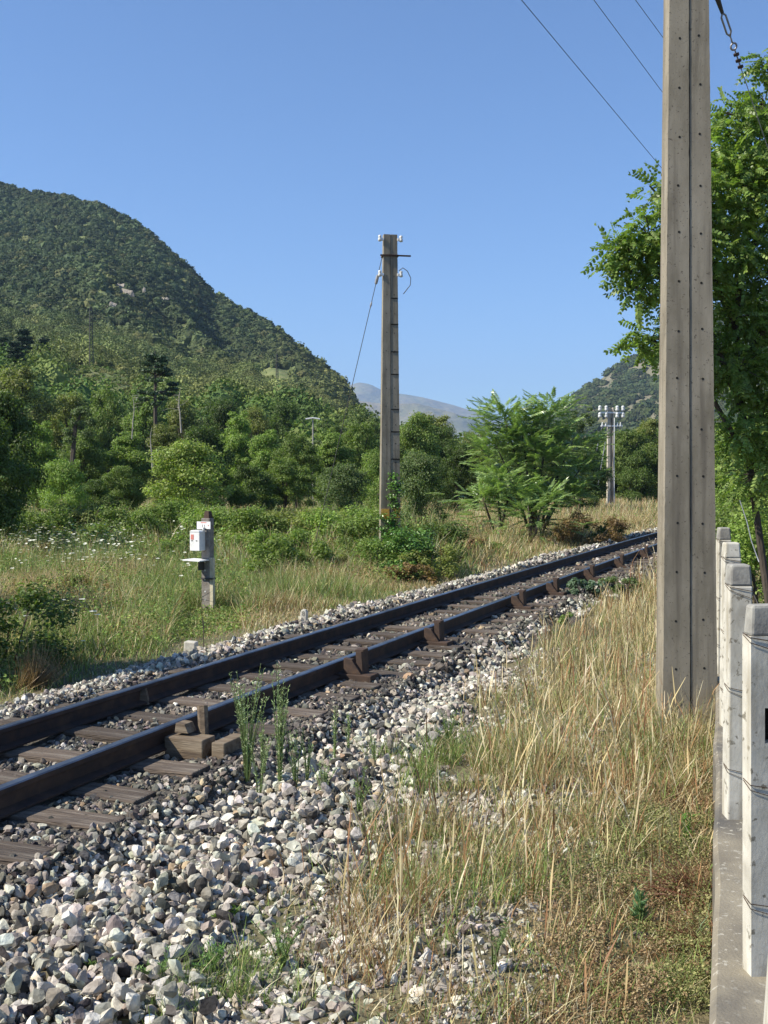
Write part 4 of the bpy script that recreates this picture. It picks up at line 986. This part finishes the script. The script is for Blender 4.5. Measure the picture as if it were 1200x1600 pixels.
leafy('bramble_bush', 255, 822, 34, 2.6, 1.1, 5000, .08, LM['mid'], 'green bramble left behind the box post', seed=11, K=40)
leafy('bramble_bush', 385, 815, 33, 2.0, 1.1, 5000, .08, LM['bright'], 'bright leafy shrub just right behind the box post', seed=12, K=40)
leafy('bramble_bush', 720, 835, 33, 1.5, .45, 2000, .07, LM['mid'], 'low green plants in the gap under the dark hollow', seed=13)
leafy('lavender_clump', 915, 928, 17.3, .62, .34, 2600, .045, leafm('lavender leaves', (.18, .25, .16), (.13, .2, .13)), 'blue green lavender like clump right of the rail, nearest one', 'bush', seed=14)
leafy('lavender_clump', 968, 918, 18.4, .75, .34, 2800, .045, LM['grey'], 'wider greyish clump between the lavender like clump and the near pole', 'bush', seed=15)
leafy('bramble_bush', 882, 968, 14.6, .26, .24, 260, .05, LM['bright'], 'tiny bright green seedling on the stones below the lavender like clump', 'plant', seed=16, K=9)
leafy('bramble_bush', 545, 850, 24, 1.6, .75, 5000, .06, LM['mid'], 'green bramble touching the left side of the ivied pole foot', seed=30, K=34)
leafy('bramble_bush', 500, 815, 32, 2.6, 1.0, 6000, .075, LM['grey'], 'greyish green shrub at the back of the meadow, left of the middle pole', seed=31, K=40)
leafy('bramble_bush', 440, 812, 34, 2.0, 1.0, 5000, .075, LM['olive'], 'olive shrub at the back of the meadow above the rounded dark bramble', seed=32, K=36)
leafy('bramble_bush', 60, 835, 31, 3.0, 1.1, 6000, .08, LM['mid'], 'green shrub belt at the far left behind the white flowers', seed=33, K=40)
leafy('bramble_bush', 640, 825, 29, 1.6, 1.0, 5000, .07, LM['mid'], 'dense green shrub filling the space right of the ivied pole', seed=34, K=36)
leafy('bramble_bush', 622, 905, 20.6, .9, .5, 3000, .05, m_ivy, 'ivy leaved ground bush in front of the middle pole foot', seed=35, K=26)
leafy('bramble_bush', 588, 890, 21.2, 1.0, .95, 3600, .05, LM['bright'], 'light green bush hiding the left side of the middle pole foot', seed=36, K=30)
leafy('bramble_bush', 635, 880, 21.4, 1.3, 1.15, 6500, .055, m_ivy, 'tall ivy and bramble mass right against the middle pole', seed=37, K=44)
leafy('bramble_bush', 340, 850, 26, 2.4, .8, 5000, .07, LM['olive'], 'olive weed thicket between the box post and the rounded dark bramble', seed=38, K=36)
leafy('bramble_bush', 210, 870, 22, 2.0, .6, 3500, .06, LM['olive'], 'low olive weeds in the meadow left of the box post', seed=39, K=30)
leafy('bramble_bush', 500, 880, 22, 1.6, .6, 3500, .06, LM['olive'], 'low olive weeds between the dark bramble and the middle pole', seed=40, K=30)
leafy('bramble_bush', 100, 905, 18, 1.6, .5, 2600, .055, LM['mid'], 'low green weed patch in the left meadow', seed=41, K=26)
leafy('dry_shrub', 200, 930, 16.6, 1.1, .45, 2000, .045, LM['dry'], 'brownish withered weeds in the meadow left below the box post', seed=42, K=22)
leafy('bramble_bush', 570, 800, 36, 2.6, 1.2, 5000, .08, LM['yellow'], 'pale yellowish bush behind the middle pole at the meadow edge', seed=43, K=36)
leafy('bramble_bush', 290, 825, 31, 2.2, 1.0, 4500, .075, LM['olive'], 'olive shrub just left behind the white box', seed=44, K=36)
leafy('scrub_bush', 205, 806, 29, 2.6, 1.5, 11340, 0.0732, LM['mid'], 'rounded green bush left of the box post at the back of the meadow', seed=60, K=46)
leafy('scrub_bush', 262, 800, 30, 2.4, 1.6, 11184, 0.074, LM['bright'], 'bright bush immediately left above the white box', seed=61, K=46)
leafy('scrub_bush', 352, 806, 29, 2.4, 1.5, 10560, 0.0732, LM['bright'], 'bright rounded bush right above the white sign', seed=62, K=46)
leafy('scrub_bush', 410, 812, 27.5, 2.2, 1.4, 9208, 0.072, LM['mid'], 'rounded green bush above the dark bramble', seed=63, K=46)
leafy('scrub_bush', 470, 815, 28, 2.4, 1.4, 9936, 0.0724, LM['olive'], 'olive rounded bush in the row left of the middle pole', seed=64, K=46)
leafy('scrub_bush', 530, 815, 27, 2.2, 1.5, 9780, 0.0716, LM['bright'], 'bright rounded bush in the row directly left of the middle pole', seed=65, K=46)
leafy('scrub_bush', 575, 820, 25.5, 1.6, 1.45, 7232, 0.0704, LM['mid'], 'green bush pressed against the left edge of the middle pole', seed=66, K=46)
leafy('scrub_bush', 680, 830, 25, 1.6, 1.1, 5776, 0.07, LM['dark'], 'dark low bush between the ivy and the dark hollow', seed=67, K=46)
leafy('scrub_bush', 120, 806, 31, 2.6, 1.4, 10664, 0.0748, LM['olive'], 'olive scrub bush behind the wild carrots', seed=68, K=46)
leafy('scrub_bush', 40, 810, 29, 2.6, 1.4, 10664, 0.0732, LM['mid'], 'green scrub bush at far left behind the wild carrots', seed=69, K=46)
leafy('scrub_bush', 440, 850, 24, 1.6, 1, 5360, 0.0692, LM['bright'], 'bright bramble just above the dark rounded one', seed=70, K=46)
leafy('scrub_bush', 300, 850, 25, 1.8, 0.9, 5412, 0.07, LM['mid'], 'green bramble close behind the box post', seed=71, K=46)
leafy('dry_shrub', 720, 850, 27, 1.6, 0.7, 4112, 0.0716, LM['dry'], 'withered brown weeds on the dry bank near the dark hollow', seed=72, K=46)
leafy('dry_shrub', 640, 905, 20.2, 1.1, 0.45, 2487, 0.06616, LM['dry'], 'withered reddish weeds at the ballast edge below the ivy', seed=73, K=46)
leafy('scrub_bush', 1165, 850, 18, 1.8, 2.0, 9000, .06, LM['mid'], 'green bush right behind the farthest fence posts', seed=90, K=40)
leafy('scrub_bush', 1135, 830, 24, 1.6, 1.7, 7000, .065, LM['bright'], 'bright low bush between near pole and farthest fence post', seed=91, K=34)
leafy('scrub_bush', 1205, 860, 14, 1.3, 1.9, 8000, .05, LM['bright'], 'bright bush at the right edge behind the fence post tops', seed=92, K=36)
ivb = [(.05, -.16, z * .18 + .4, .10 + .05 * math.sin(z)) for z in range(0, 9)] + [(.12 + .05 * math.sin(z * 2), -.17, .25 + z * .15, .14) for z in range(0, 13)] + [(-.1 + .08 * math.sin(z * 2.3), -.17, .4 + z * .12, .13) for z in range(0, 8)]
ivb += [(random.uniform(.1, .75), random.uniform(-.5, .0), random.uniform(.1, .78), .22) for _ in range(18)]
leafy('ivy_plant', 609, 897, 21.95, 1, 1, 5200, .06, m_ivy, 'glossy ivy climbing the foot of the middle pole', 'ivy', blobs=ivb, seed=17)
leafy('bramble_bush', 2, 1000, 11.2, 1.7, 1.05, 6000, .05, LM['dark'], 'dark shaded bush at the left edge beside the dry brush', seed=18, K=20)
# off-frame tree whose twigs hang in at the left edge and shade the meadow corner
t = tree(-165, 640, 330, 10.2, 'B', 'dark leafy tree whose twigs just enter at the left edge over the meadow', 'tree'); t['group'] = 'trees at the left edge'
tree(-190, 655, 330, 14.5, 'A', 'leafy tree outside the left edge shading the meadow corner', 'tree')['group'] = 'trees at the left edge'

# ------------------------------------------------------------------ grasses
def blade_t(bend, seg=3, tip=0):
    V = []; F = []
    for i in range(seg + 1):
        u = i / seg; w = (.5 * (1 - u ** 2 * .8)) if not tip else [.22, .2, .8, .25][i] * .5
        y = bend * u ** 2; z = u * (1 - .3 * bend * u)
        V += [(-w, y, z), (w, y, z)]
    for i in range(seg): o = i * 2; F.append([o, o + 1, o + 3, o + 2])
    return np.array(V, float), np.array(F)
BT = [blade_t(b) for b in (.05, .25, .5, .85)]; ST = [blade_t(b, 3, 1) for b in (.05, .2, .4)]
def blades(P, h, w, cols, lean=.25, tmps=BT):
    n = len(P); out = []; j = rng.integers(0, len(tmps), n); th = rng.uniform(0, 2 * PI, n)
    for k_, (tv, tf) in enumerate(tmps):
        s = j == k_; m = s.sum()
        if not m: continue
        R = yaw(th[s]); l = rng.normal(size=(m, 2)) * lean
        R = R * np.stack([w[s], h[s], h[s]], 1)[:, None, :]
        R[:, 0, 2] += l[:, 0] * h[s]; R[:, 1, 2] += l[:, 1] * h[s]
        out.append(inst(tv, tf, R, P[s], cols[s]))
    return out
STR = [(.54, .43, .22), (.62, .52, .30), (.46, .36, .18), (.70, .61, .40)]; GRN = [(.19, .27, .07), (.26, .35, .10), (.15, .22, .06)]; RED = [(.30, .16, .08), (.36, .21, .10), (.25, .15, .07)]; BLU = [(.20, .28, .17), (.16, .24, .12)]
def cull(x, y, m=.03): return (x > -(.353 + m) * y) & (x < (.353 + m) * y) & ((y > 3.2))
def mixcol(n, ws):
    A_ = STR + GRN + RED + BLU; w = [ws[0]] * 4 + [ws[1] * 4 / 3] * 3 + [ws[2] * 4 / 3] * 3 + [ws[3] * 2] * 2; return pick(A_, n, w, jit=.15)
# meadow to the left of the track
def meadow(n, y0, y1, tmax):
    y = np.sqrt(rng.uniform(y0 ** 2, y1 ** 2, n)); x = rng.uniform(-.40, .34, n) * y; t = tcoord(x, y); k_ = (t < tmax + .25 * (noise(x * 2, y * 2, 8) - .5)); return x[k_], y[k_]
parts = []
for n, y0, y1, h0, h1, w in ((170000, 8, 22, .20, .62, .0075), (150000, 22, 48, .35, .85, .014), (60000, 48, 95, .35, .8, .03)):
    x, y = meadow(n, y0, y1, -2.25); t = tcoord(x, y); f = fbm(x * .35, y * .35, 61, 3); g = fbm(x * .8 + 9, y * .8, 62, 3)
    dry = sst(.44, .58, f) * .75 + .16; dry = np.where(x > 2 + (y - 24) * .0, np.maximum(dry, .75), dry)
    isd = rng.random(len(x)) < dry
    c = np.where(isd[:, None], mixcol(len(x), (.8, .12, .35, .02)), mixcol(len(x), (.12, .9, .04, .06)))
    hh = rng.uniform(h0, h1, len(x)) * (.25 + 1.2 * g) * (.55 + .8 * noise(x * 2.2, y * 2.2, 63)) * (.15 + .85 * sst(-2.1, -3.8, t))
    hh = hh * np.where((np.abs(x - pm.x * y / pm.y) < .45) & (y < pm.y + .05) & (y > pm.y - 4.5), .3, 1)
    wob = rng.random(len(x)) < .35
    parts += blades(np.stack([x, y, H(x, y) - .02], 1), np.maximum(hh, .05), np.full(len(x), w) * rng.uniform(.6, 1.4, len(x)), c, .3)
V, Fl, C = merge(parts); tag(mk('meadow_grass', V, Fl, m_grass, col=C), kind='stuff', label='mixed green and straw coloured meadow grass beyond the track')
# broad leaved weeds among the meadow grass
parts = []
for n, y0, y1, s in ((130000, 9, 24, .038), (150000, 24, 46, .07)):
    x, y = meadow(n, y0, y1, -2.7); k_ = (fbm(x * .6, y * .6, 90, 3) > .42) & ((x < 1.5) | (rng.random(len(x)) < .12)); x, y = x[k_], y[k_]; z = H(x, y) + rng.uniform(.02, .50, len(x)) * np.where((np.abs(x - pm.x * y / pm.y) < .45) & (y < pm.y + .05) & (y > pm.y - 4.5), .3, 1) * (.25 + 1.1 * noise(x * 1.2, y * 1.2, 92)) * (1 if y0 < 20 else 1.6)
    nr = np.array([0, 0, 1.]) + rng.normal(size=(len(x), 3)) * .6; R = frames(np.cross(nr, randdir(len(x))), nr) * (s * rng.uniform(.6, 1.5, len(x)))[:, None, None]
    parts.append(inst(LQ, LF, R, np.stack([x, y, z], 1), pick([(.18, .28, .06), (.25, .34, .08), (.13, .21, .05), (.30, .30, .10)], len(x))))
V, Fl, C = merge(parts); tag(mk('meadow_weeds', V, Fl, m_grass, col=C), kind='stuff', label='low broad leaved green weeds scattered through the meadow')
# tall dry stalks at the meadow's back edge
n = 1300; y = rng.uniform(27, 41, n); x = rng.uniform(-.36, .06, n) * y; k_ = fbm(x * .5, y * .5, 33, 3) > .47; x, y = x[k_], y[k_]
parts = blades(np.stack([x, y, H(x, y)], 1), rng.uniform(.6, 1.35, len(x)), np.full(len(x), .028), pick([(.30, .25, .14), (.17, .2, .08), (.14, .2, .06)], len(x)), .16, ST)
V, Fl, C = merge(parts); tag(mk('tall_dry_stalks', V, Fl, m_grass, col=C), kind='stuff', label='tall dry seed stalks along the back edge of the meadow')
# wild carrot flowers
def umbel(tv=9):
    V = [(0, 0, .0)]; 
    for i in range(tv): a = 2 * PI * i / tv; r = random.uniform(.75, 1.1); V.append((r * math.cos(a), r * math.sin(a), .18 + random.uniform(-.06, .06)))
    return np.array(V, float), np.array([[0, 1 + i, 1 + (i + 1) % tv] for i in range(tv)])
UM = umbel()
def flowers(x, y, h, r):
    P0 = np.stack([x, y, H(x, y)], 1); out = blades(P0, h, np.full(len(x), .008), np.tile([(.14, .22, .07)], (len(x), 1)), .0, [BT[0]])
    nr = np.array([0, 0, 1.]) + rng.normal(size=(len(x), 3)) * .2; R = frames(np.tile([[1., 0, 0]], (len(x), 1)), nr) * r[:, None, None]
    T = P0 + np.stack([np.zeros(len(x)), h * 0, h * .98], 1); out.append(inst(UM[0], UM[1], R, T, np.tile([(.72, .72, .58)], (len(x), 1)))); return out
n = 2200; y = rng.uniform(17, 36, n); x = rng.uniform(-.36, -.15, n) * y; k_ = (fbm(x * .5, y * .5, 44, 3) > .42); x, y = x[k_], y[k_]
V, Fl, C = merge(flowers(x, y, rng.uniform(.4, .9, len(x)), rng.uniform(.018, .042, len(x)))); tag(mk('meadow_flowers', V, Fl, m_grass, col=C), kind='stuff', label='haze of small white wild carrot flowers in the far meadow at left')
for i, (px_, py_, w_, lb) in enumerate([(146, 955, 13, 'pair of white wild carrot heads, largest in the meadow at left'), (128, 936, 11, 'flat white wild carrot head above left of the largest one'), (101, 937, 10, 'white wild carrot head second from the left in the meadow row'),
      (130, 1001, 9, 'low white wild carrot head nearest to the ballast'), (22, 951, 7, 'white wild carrot head in the left shade'), (40, 962, 8, 'white wild carrot head low in the left shade'), (34, 1001, 7, 'lowest white wild carrot head in the left shade'),
      (53, 953, 6, 'small white wild carrot head at the rim of the shade'), (112, 864, 8, 'white wild carrot head in the middle distance at left'), (13, 942, 6, 'small white wild carrot head at the very left edge'), (152, 960, 12, 'white wild carrot head just below the largest pair')]):
    Yf = 10.6 if py_ > 985 else (12.4 if py_ > 930 else 16.5); p = at(px_, py_, Yf); zb = hz(p.x, p.y); t = empty('wild_carrot', (p.x, p.y, zb), 0, lb, 'flower', 'wild carrot flowers in the meadow'); h_ = p.z - zb
    PB().tube([(.03, 0, -.02), (.01, 0, h_ * .5), (0, 0, h_)], .004, 5).build('stem', LM['mid'], t)
    u = umbel(14); r_ = w_ * .5 * Yf / FPX; mk('flower_head', u[0] * np.array([r_, r_, r_ * .8]) + np.array([0, 0, h_ - .005]), u[1], m_grass, col=np.tile([(.85, .85, .78)], (15, 1)), parent=t)
# right hand dry grass, patch by patch: density and mix follow the distance from the rail
def G(px, py): q = gnd(px, py); return q.x, q.y
PATCH = [(720, 1400, .5, .45, .35, .30, (.4, 1.5, .3, .1)), (800, 1300, .45, .4, .4, .28, (.9, .8, .3, .1)), (1060, 1090, .3, .6, .5, .36, (1.3, .3, 0, 0)),
  # px,py, rx(m), ry(m), density, h, mix (straw, green, red, blue)
 (965, 1080, .8, 2.0, .7, .32, (1, .45, .25, .1)), (900, 1180, .7, .8, .5, .26, (1, .6, .4, .1)), (1040, 1180, .5, .7, .7, .30, (1, .7, .15, .15)), (1010, 985, .6, 2.6, .8, .30, (1, .2, .1, .1)), (915, 1015, .5, 1.8, .4, .2, (.8, .4, .3, .3)),
 (700, 1190, .7, .6, 1.0, .24, (.25, 1.4, .1, 0)), (600, 1215, .45, .4, .7, .22, (.2, 1.4, .1, 0)), (640, 1300, .4, .35, .5, .18, (.3, 1.4, .2, .1)), (780, 1210, .5, .5, .7, .28, (.9, .5, .5, 0)), (840, 1310, .6, .6, .6, .26, (.9, .3, .5, 0)), (620, 1290, .35, .35, .55, .28, (.7, .5, .6, 0)),
 (760, 1370, .45, .4, .45, .2, (.4, .9, .2, .15)), (600, 1440, .25, .25, .5, .30, (.8, .1, .8, 0)), (560, 1520, .2, .25, .5, .30, (.7, .1, .9, 0)), (760, 1500, .35, .3, .4, .18, (.4, .8, .4, .1)), (950, 1420, .5, .5, .25, .13, (.8, .5, .9, 0)), (850, 1450, .45, .4, .25, .2, (1, .5, .5, 0)), (660, 1370, .4, .4, .3, .22, (1, .5, .5, .05)), (540, 1380, .3, .3, .2, .16, (.6, .9, .3, .1)), (470, 1490, .3, .25, .3, .12, (.2, 1.2, .1, .2)), (1000, 1330, .4, .4, .3, .18, (.9, .4, .7, 0)),
 (1050, 1300, .4, .5, .6, .12, (.7, .2, 1, 0)), (1070, 1500, .3, .35, .7, .10, (.3, .8, .9, 0)), (1090, 1560, .22, .25, .9, .12, (.1, 1.3, .2, 0)), (330, 1545, .25, .25, .8, .14, (.1, 1, .0, .1)), (420, 1570, .2, .18, .7, .13, (.2, 1, 0, .1)), (240, 1580, .15, .15, .6, .12, (.1, 1, 0, .1)),
 (700, 1590, .3, .2, .4, .2, (.7, .3, .5, 0)), (870, 1590, .3, .2, .6, .16, (.4, .6, .8, 0)), (410, 1430, .15, .15, .5, .10, (.1, 1, 0, .2)), (480, 1400, .2, .2, .3, .12, (.5, .6, .1, .2)), (820, 1100, .5, .8, .35, .22, (.9, .3, .4, .1)), (1000, 1240, .5, .5, .6, .2, (.8, .2, .7, 0)), (1068, 1130, .16, .35, .8, .34, (1.2, .4, 0, 0)), (1075, 1200, .12, .3, .6, .28, (1.2, .3, 0, 0)),
 (1085, 950, .5, 3.5, .8, .36, (1, .3, .2, 0)), (1130, 920, .6, 4, .7, .42, (1, .3, .3, 0))]
parts = []; stal = []
for (px_, py_, rx_, ry_, dn_, hh_, mx) in PATCH:
    cx, cy = G(px_, py_); n = int(9500 * rx_ * ry_ * dn_ * (1.0 if cy < 9 else .6)); a = rng.uniform(0, 2 * PI, n); q = np.sqrt(rng.random(n)) * rng.uniform(.7, 1.15, n)
    x = cx + rx_ * q * np.cos(a); y = cy + ry_ * q * np.sin(a); t = tcoord(x, y); k_ = cull(x, y, .1) & (t > np.minimum(tmax(x, y) - .15, 1.9)) & (noise(x * 5, y * 5, 19) > .33) & (x < kx * y - .005); x, y = x[k_], y[k_]; n = len(x)
    tuft = noise(x * 7, y * 7, 29); h = hh_ * .82 * rng.uniform(.3, 1.25, n) * (.3 + 1.2 * tuft)
    parts += blades(np.stack([x, y, H(x, y) - .01], 1), h, rng.uniform(.0018, .004, n) * (1 + y / 14), mixcol(n, mx), .32)
    ns = int(n * .05 * (mx[0] > .3)); i = rng.choice(n, ns, replace=False)
    if ns: stal += blades(np.stack([x[i], y[i], H(x[i], y[i])], 1), hh_ * rng.uniform(1.0, 1.9, ns), rng.uniform(.006, .010, ns) * (1 + y[i] / 18), pick(STR + RED[:2], ns), .14, ST)
# thin background cover everywhere right of the ballast
n = 170000; y = 3.3 + rng.random(n) ** 1.4 * 38; x = rng.uniform(-.2, .5, n) * y; t = tcoord(x, y); tm = tmax(x, y); k_ = (t > tm + rng.random(n) * .6 - .15) & (rng.random(n) < sst(-.1, 1.2, t - tm) * .85 + .15) & (fbm(x * 3, y * 3, 83, 3) > .38) & ((y > 7) | (rng.random(n) < np.where(x / y < .10, .22, .45))) & ((x < kx * y) | (y > 9.5)); x, y = x[k_], y[k_]
parts += blades(np.stack([x, y, H(x, y) - .01], 1), rng.uniform(.05, .26, len(x)) * (.4 + 1.1 * noise(x * 4, y * 4, 84)) * (.55 + .45 * sst(5, 8, y)), rng.uniform(.002, .0042, len(x)) * (1 + y / 12), mixcol(len(x), (1, .7, .5, .15)), .45)
V, Fl, C = merge(parts + stal); tag(mk('dry_grass', V, Fl, m_grass, col=C), kind='stuff', label='tufts of dry straw coloured grass between the ballast and the wall')
# low creeping plants in the lower right
n = 230000; y = np.sqrt(rng.uniform(3.3 ** 2, 8.0 ** 2, n)); x = rng.uniform(-.05, .31, n) * y; t = tcoord(x, y)
k_ = (x < kx * y - .01) & (t > 2.6) & (rng.random(n) < sst(.08, .22, x / y) * sst(2.5, 3.6, t) + .05) & (fbm(x * 4, y * 4, 51, 3) > .34); x, y = x[k_], y[k_]; g = fbm(x * 2.3, y * 2.3, 52, 3)
col = np.where((g + rng.normal(size=len(x)) * .07 > .47)[:, None], pick([(.30, .21, .11), (.24, .16, .09), (.40, .31, .17)], len(x)), pick([(.24, .25, .09), (.36, .34, .15), (.17, .20, .07)], len(x)))
z = H(x, y) + rng.uniform(0, .10, len(x)) * (.2 + 1.1 * noise(x * 4, y * 4, 53)); nr = np.array([0, 0, 1.]) + rng.normal(size=(len(x), 3)) * .7
R = frames(np.cross(nr, randdir(len(x))), nr) * rng.uniform(.007, .018, len(x))[:, None, None]
V, F, C = inst(LQ, LF, R, np.stack([x, y, z], 1), col); tag(mk('creeping_plants', V, F, m_grass, col=C), kind='stuff', label='low brownish and olive creeping plants covering the ground at lower right')
# red brown stem fan by the wall
def fan(px, py, Y, n, L, cols, label, name='dry_tussock', dirx=-1, w=.0055, cat='grass tuft'):
    p = at(px, py, Y); p.z = hz(p.x, p.y); P0 = np.array(p)[None] * 0 + rng.normal(size=(n, 3)) * [.05, .07, 0]; out = []
    a = rng.uniform(.15, 1.5, n); d = np.stack([np.cos(a) * dirx, rng.normal(size=n) * .35, np.sin(a)], 1); R = frames(rng.normal(size=(n, 3)) * .2 + [0, 1, 0], d)
    h = L * rng.uniform(.5, 1.1, n); R = R * np.stack([np.full(n, w), h, h], 1)[:, None, :]
    V, F, C = inst(BT[1][0], BT[1][1], R, P0, pick(cols, n)); o = mk(name, V, F, m_grass, col=C); o.location = p; tag(o, label, cat)
fan(1088, 1400, 5.0, 240, .34, [(.34, .15, .10), (.42, .26, .17), (.26, .11, .07)], 'reddish brown stem fan leaning left from the foot of the wall')
fan(1094, 1480, 4.5, 160, .24, [(.34, .15, .10), (.30, .18, .1)], 'smaller reddish stem tuft below the fan at the wall foot')
fan(40, 1085, 10.0, 260, .55, [(.36, .26, .14), (.25, .17, .09), (.42, .32, .2)], 'arching dry brown brush at the left edge beside the ballast', 'dry_brush', 1, .008, 'dry brush')
fan(85, 1075, 10.4, 160, .4, [(.36, .26, .14), (.22, .15, .08)], 'smaller dry brush right of the arching one at the left edge', 'dry_brush', -1, .007, 'dry brush')
# tall slender weeds growing in front of the near rail
def weed(px, ybase, ytop, Y, label, n=9, spread=.1, dens=34, cols=((.40, .50, .24), (.50, .58, .33), (.30, .42, .16)), name='tall_weed', ll=.022, cat='weed'):
    b = at(px, ybase, Y); b.z = hz(b.x, b.y) + .01; h = at(px, ytop, Y).z - b.z; t = empty(name, b, 0, label, cat); pb = PB(); T = []; D = []
    for i in range(n):
        a = random.uniform(0, 6.28); r_ = spread * random.uniform(.2, 1); hh_ = h * random.uniform(.65, 1.0); e = Vector((r_ * math.cos(a), r_ * math.sin(a), hh_)); m_ = Vector((e.x * .35, e.y * .35, hh_ * .5))
        pb.tube([(e.x * .05, e.y * .05, -.03), m_, e], [.0035, .003, .0015], 4)
        for _ in range(dens):
            u = random.uniform(.12, 1); p = m_ * (u * 2) if u < .5 else m_.lerp(e, u * 2 - 1); b2 = random.uniform(0, 6.28); T.append(p); D.append((math.cos(b2), math.sin(b2), .9))
    T = np.array(T); D = np.array(D) + rng.normal(size=(len(T), 3)) * .2; R = frames(D, randdir(len(T))) * (ll * rng.uniform(.6, 1.3, len(T)))[:, None, None]; R[:, :, 1] *= .4
    V, F, C = inst(LQ + [.5, 0, 0], LF, R, T, pick(cols, len(T))); mk('leaves', V, F, m_grass, col=C, parent=t); pb.build('stems', LM['grey'], t)
random.seed(21)
weed(386, 1240, 1040, 6.85, 'bushy pale green weed crossing the near rail, left of the pair', 22, .15, 60)
weed(437, 1262, 1032, 6.7, 'tall narrow green weed crossing the near rail, right of the pair', 17, .085, 60)
weed(480, 1250, 1150, 6.9, 'shorter pale weed right of the tall narrow weed on the ballast', 6, .06)
weed(523, 1215, 1090, 7.3, 'slim weed on the ballast below the first rust brown strut', 5, .05)
weed(405, 1260, 1150, 6.55, 'short wispy weed between the bases of the tall weed pair', 6, .07)
weed(585, 1215, 1130, 7.2, 'thin weed on the white stones right of the slim weed', 4, .05, 24)
weed(462, 1235, 1130, 6.7, 'wispy weed between the tall pair and the slim weed', 8, .09, 40)
weed(505, 1260, 1180, 6.5, 'low wispy weed on the stones below the slim weed', 7, .09, 34)
weed(560, 1290, 1200, 6.2, 'thin grassy weed at the stone edge near the lower centre', 8, .1, 30, ((.24, .34, .1), (.3, .4, .16)))
weed(410, 1215, 1120, 7.0, 'feathery pale weed beside the timber block', 8, .08)
weed(545, 1190, 1110, 7.6, 'small pale weed by the white stones right of the timber block', 6, .05)
weed(700, 1165, 1110, 7.9, 'green weed tuft at the stone edge in the middle of the picture', 10, .09, 24, ((.2, .3, .08), (.26, .36, .12)))
weed(440, 1560, 1440, 4.25, 'loose green weed in the gravel at the bottom left of centre', 12, .14, 26, ((.2, .3, .1), (.26, .36, .14)))
weed(250, 1585, 1500, 4.1, 'grassy green weed at the bottom edge among large stones', 10, .12, 24, ((.2, .32, .1), (.24, .36, .13)))
weed(150, 1560, 1500, 4.2, 'small green weed among the largest stones at lower left', 9, .1, 24, ((.2, .32, .1), (.26, .38, .14)))
weed(600, 1420, 1340, 5.2, 'leafy green weed at the lower end of the stone edge', 10, .1, 26, ((.22, .32, .1), (.28, .38, .14)))
weed(355, 1480, 1420, 4.75, 'bright low weed among the large stones in the lower left', 8, .1, 26, ((.16, .28, .05), (.22, .34, .08)), ll=.028)
weed(330, 1590, 1480, 4.2, 'fresh green grass like weed at the lower left bottom edge', 12, .16, 26, ((.12, .26, .06), (.18, .32, .09)))
weed(1000, 1470, 1380, 4.7, 'green leafy thistle standing alone in the brown cover at lower right', 3, .03, 18, ((.10, .20, .08), (.15, .26, .12)), 'thistle', .06)
weed(1075, 1310, 1265, 5.6, 'small fresh green plant close to the wall at right', 5, .05, 14, ((.10, .22, .04), (.14, .28, .05)), ll=.035)
weed(575, 1480, 1380, 4.7, 'bluish green wormwood tuft in the pale grit at lower centre', 8, .06, 30, ((.22, .29, .2), (.18, .25, .16)))
weed(770, 1585, 1440, 4.15, 'slender green upright weed near the bottom centre', 7, .07, 20, ((.14, .22, .07), (.2, .27, .1)))

# ------------------------------------------------------------------ haze
hm = bpy.data.materials.new('haze air'); hm.use_nodes = True; t_ = hm.node_tree; t_.nodes.remove(t_.nodes['Principled BSDF'])
pv = t_.nodes.new('ShaderNodeVolumePrincipled'); pv.inputs['Color'].default_value = (.48, .68, 1, 1); pv.inputs['Density'].default_value = .00013; pv.inputs['Anisotropy'].default_value = .1
t_.links.new(pv.outputs[0], t_.nodes['Material Output'].inputs['Volume'])
o = PB().box((0, 0, 398.8), (16400, 16600, 802.4)).build('haze', hm); o.location = (0, 0, 0); tag(o, 'thin pale blue summer haze filling the valley air', kind='stuff')
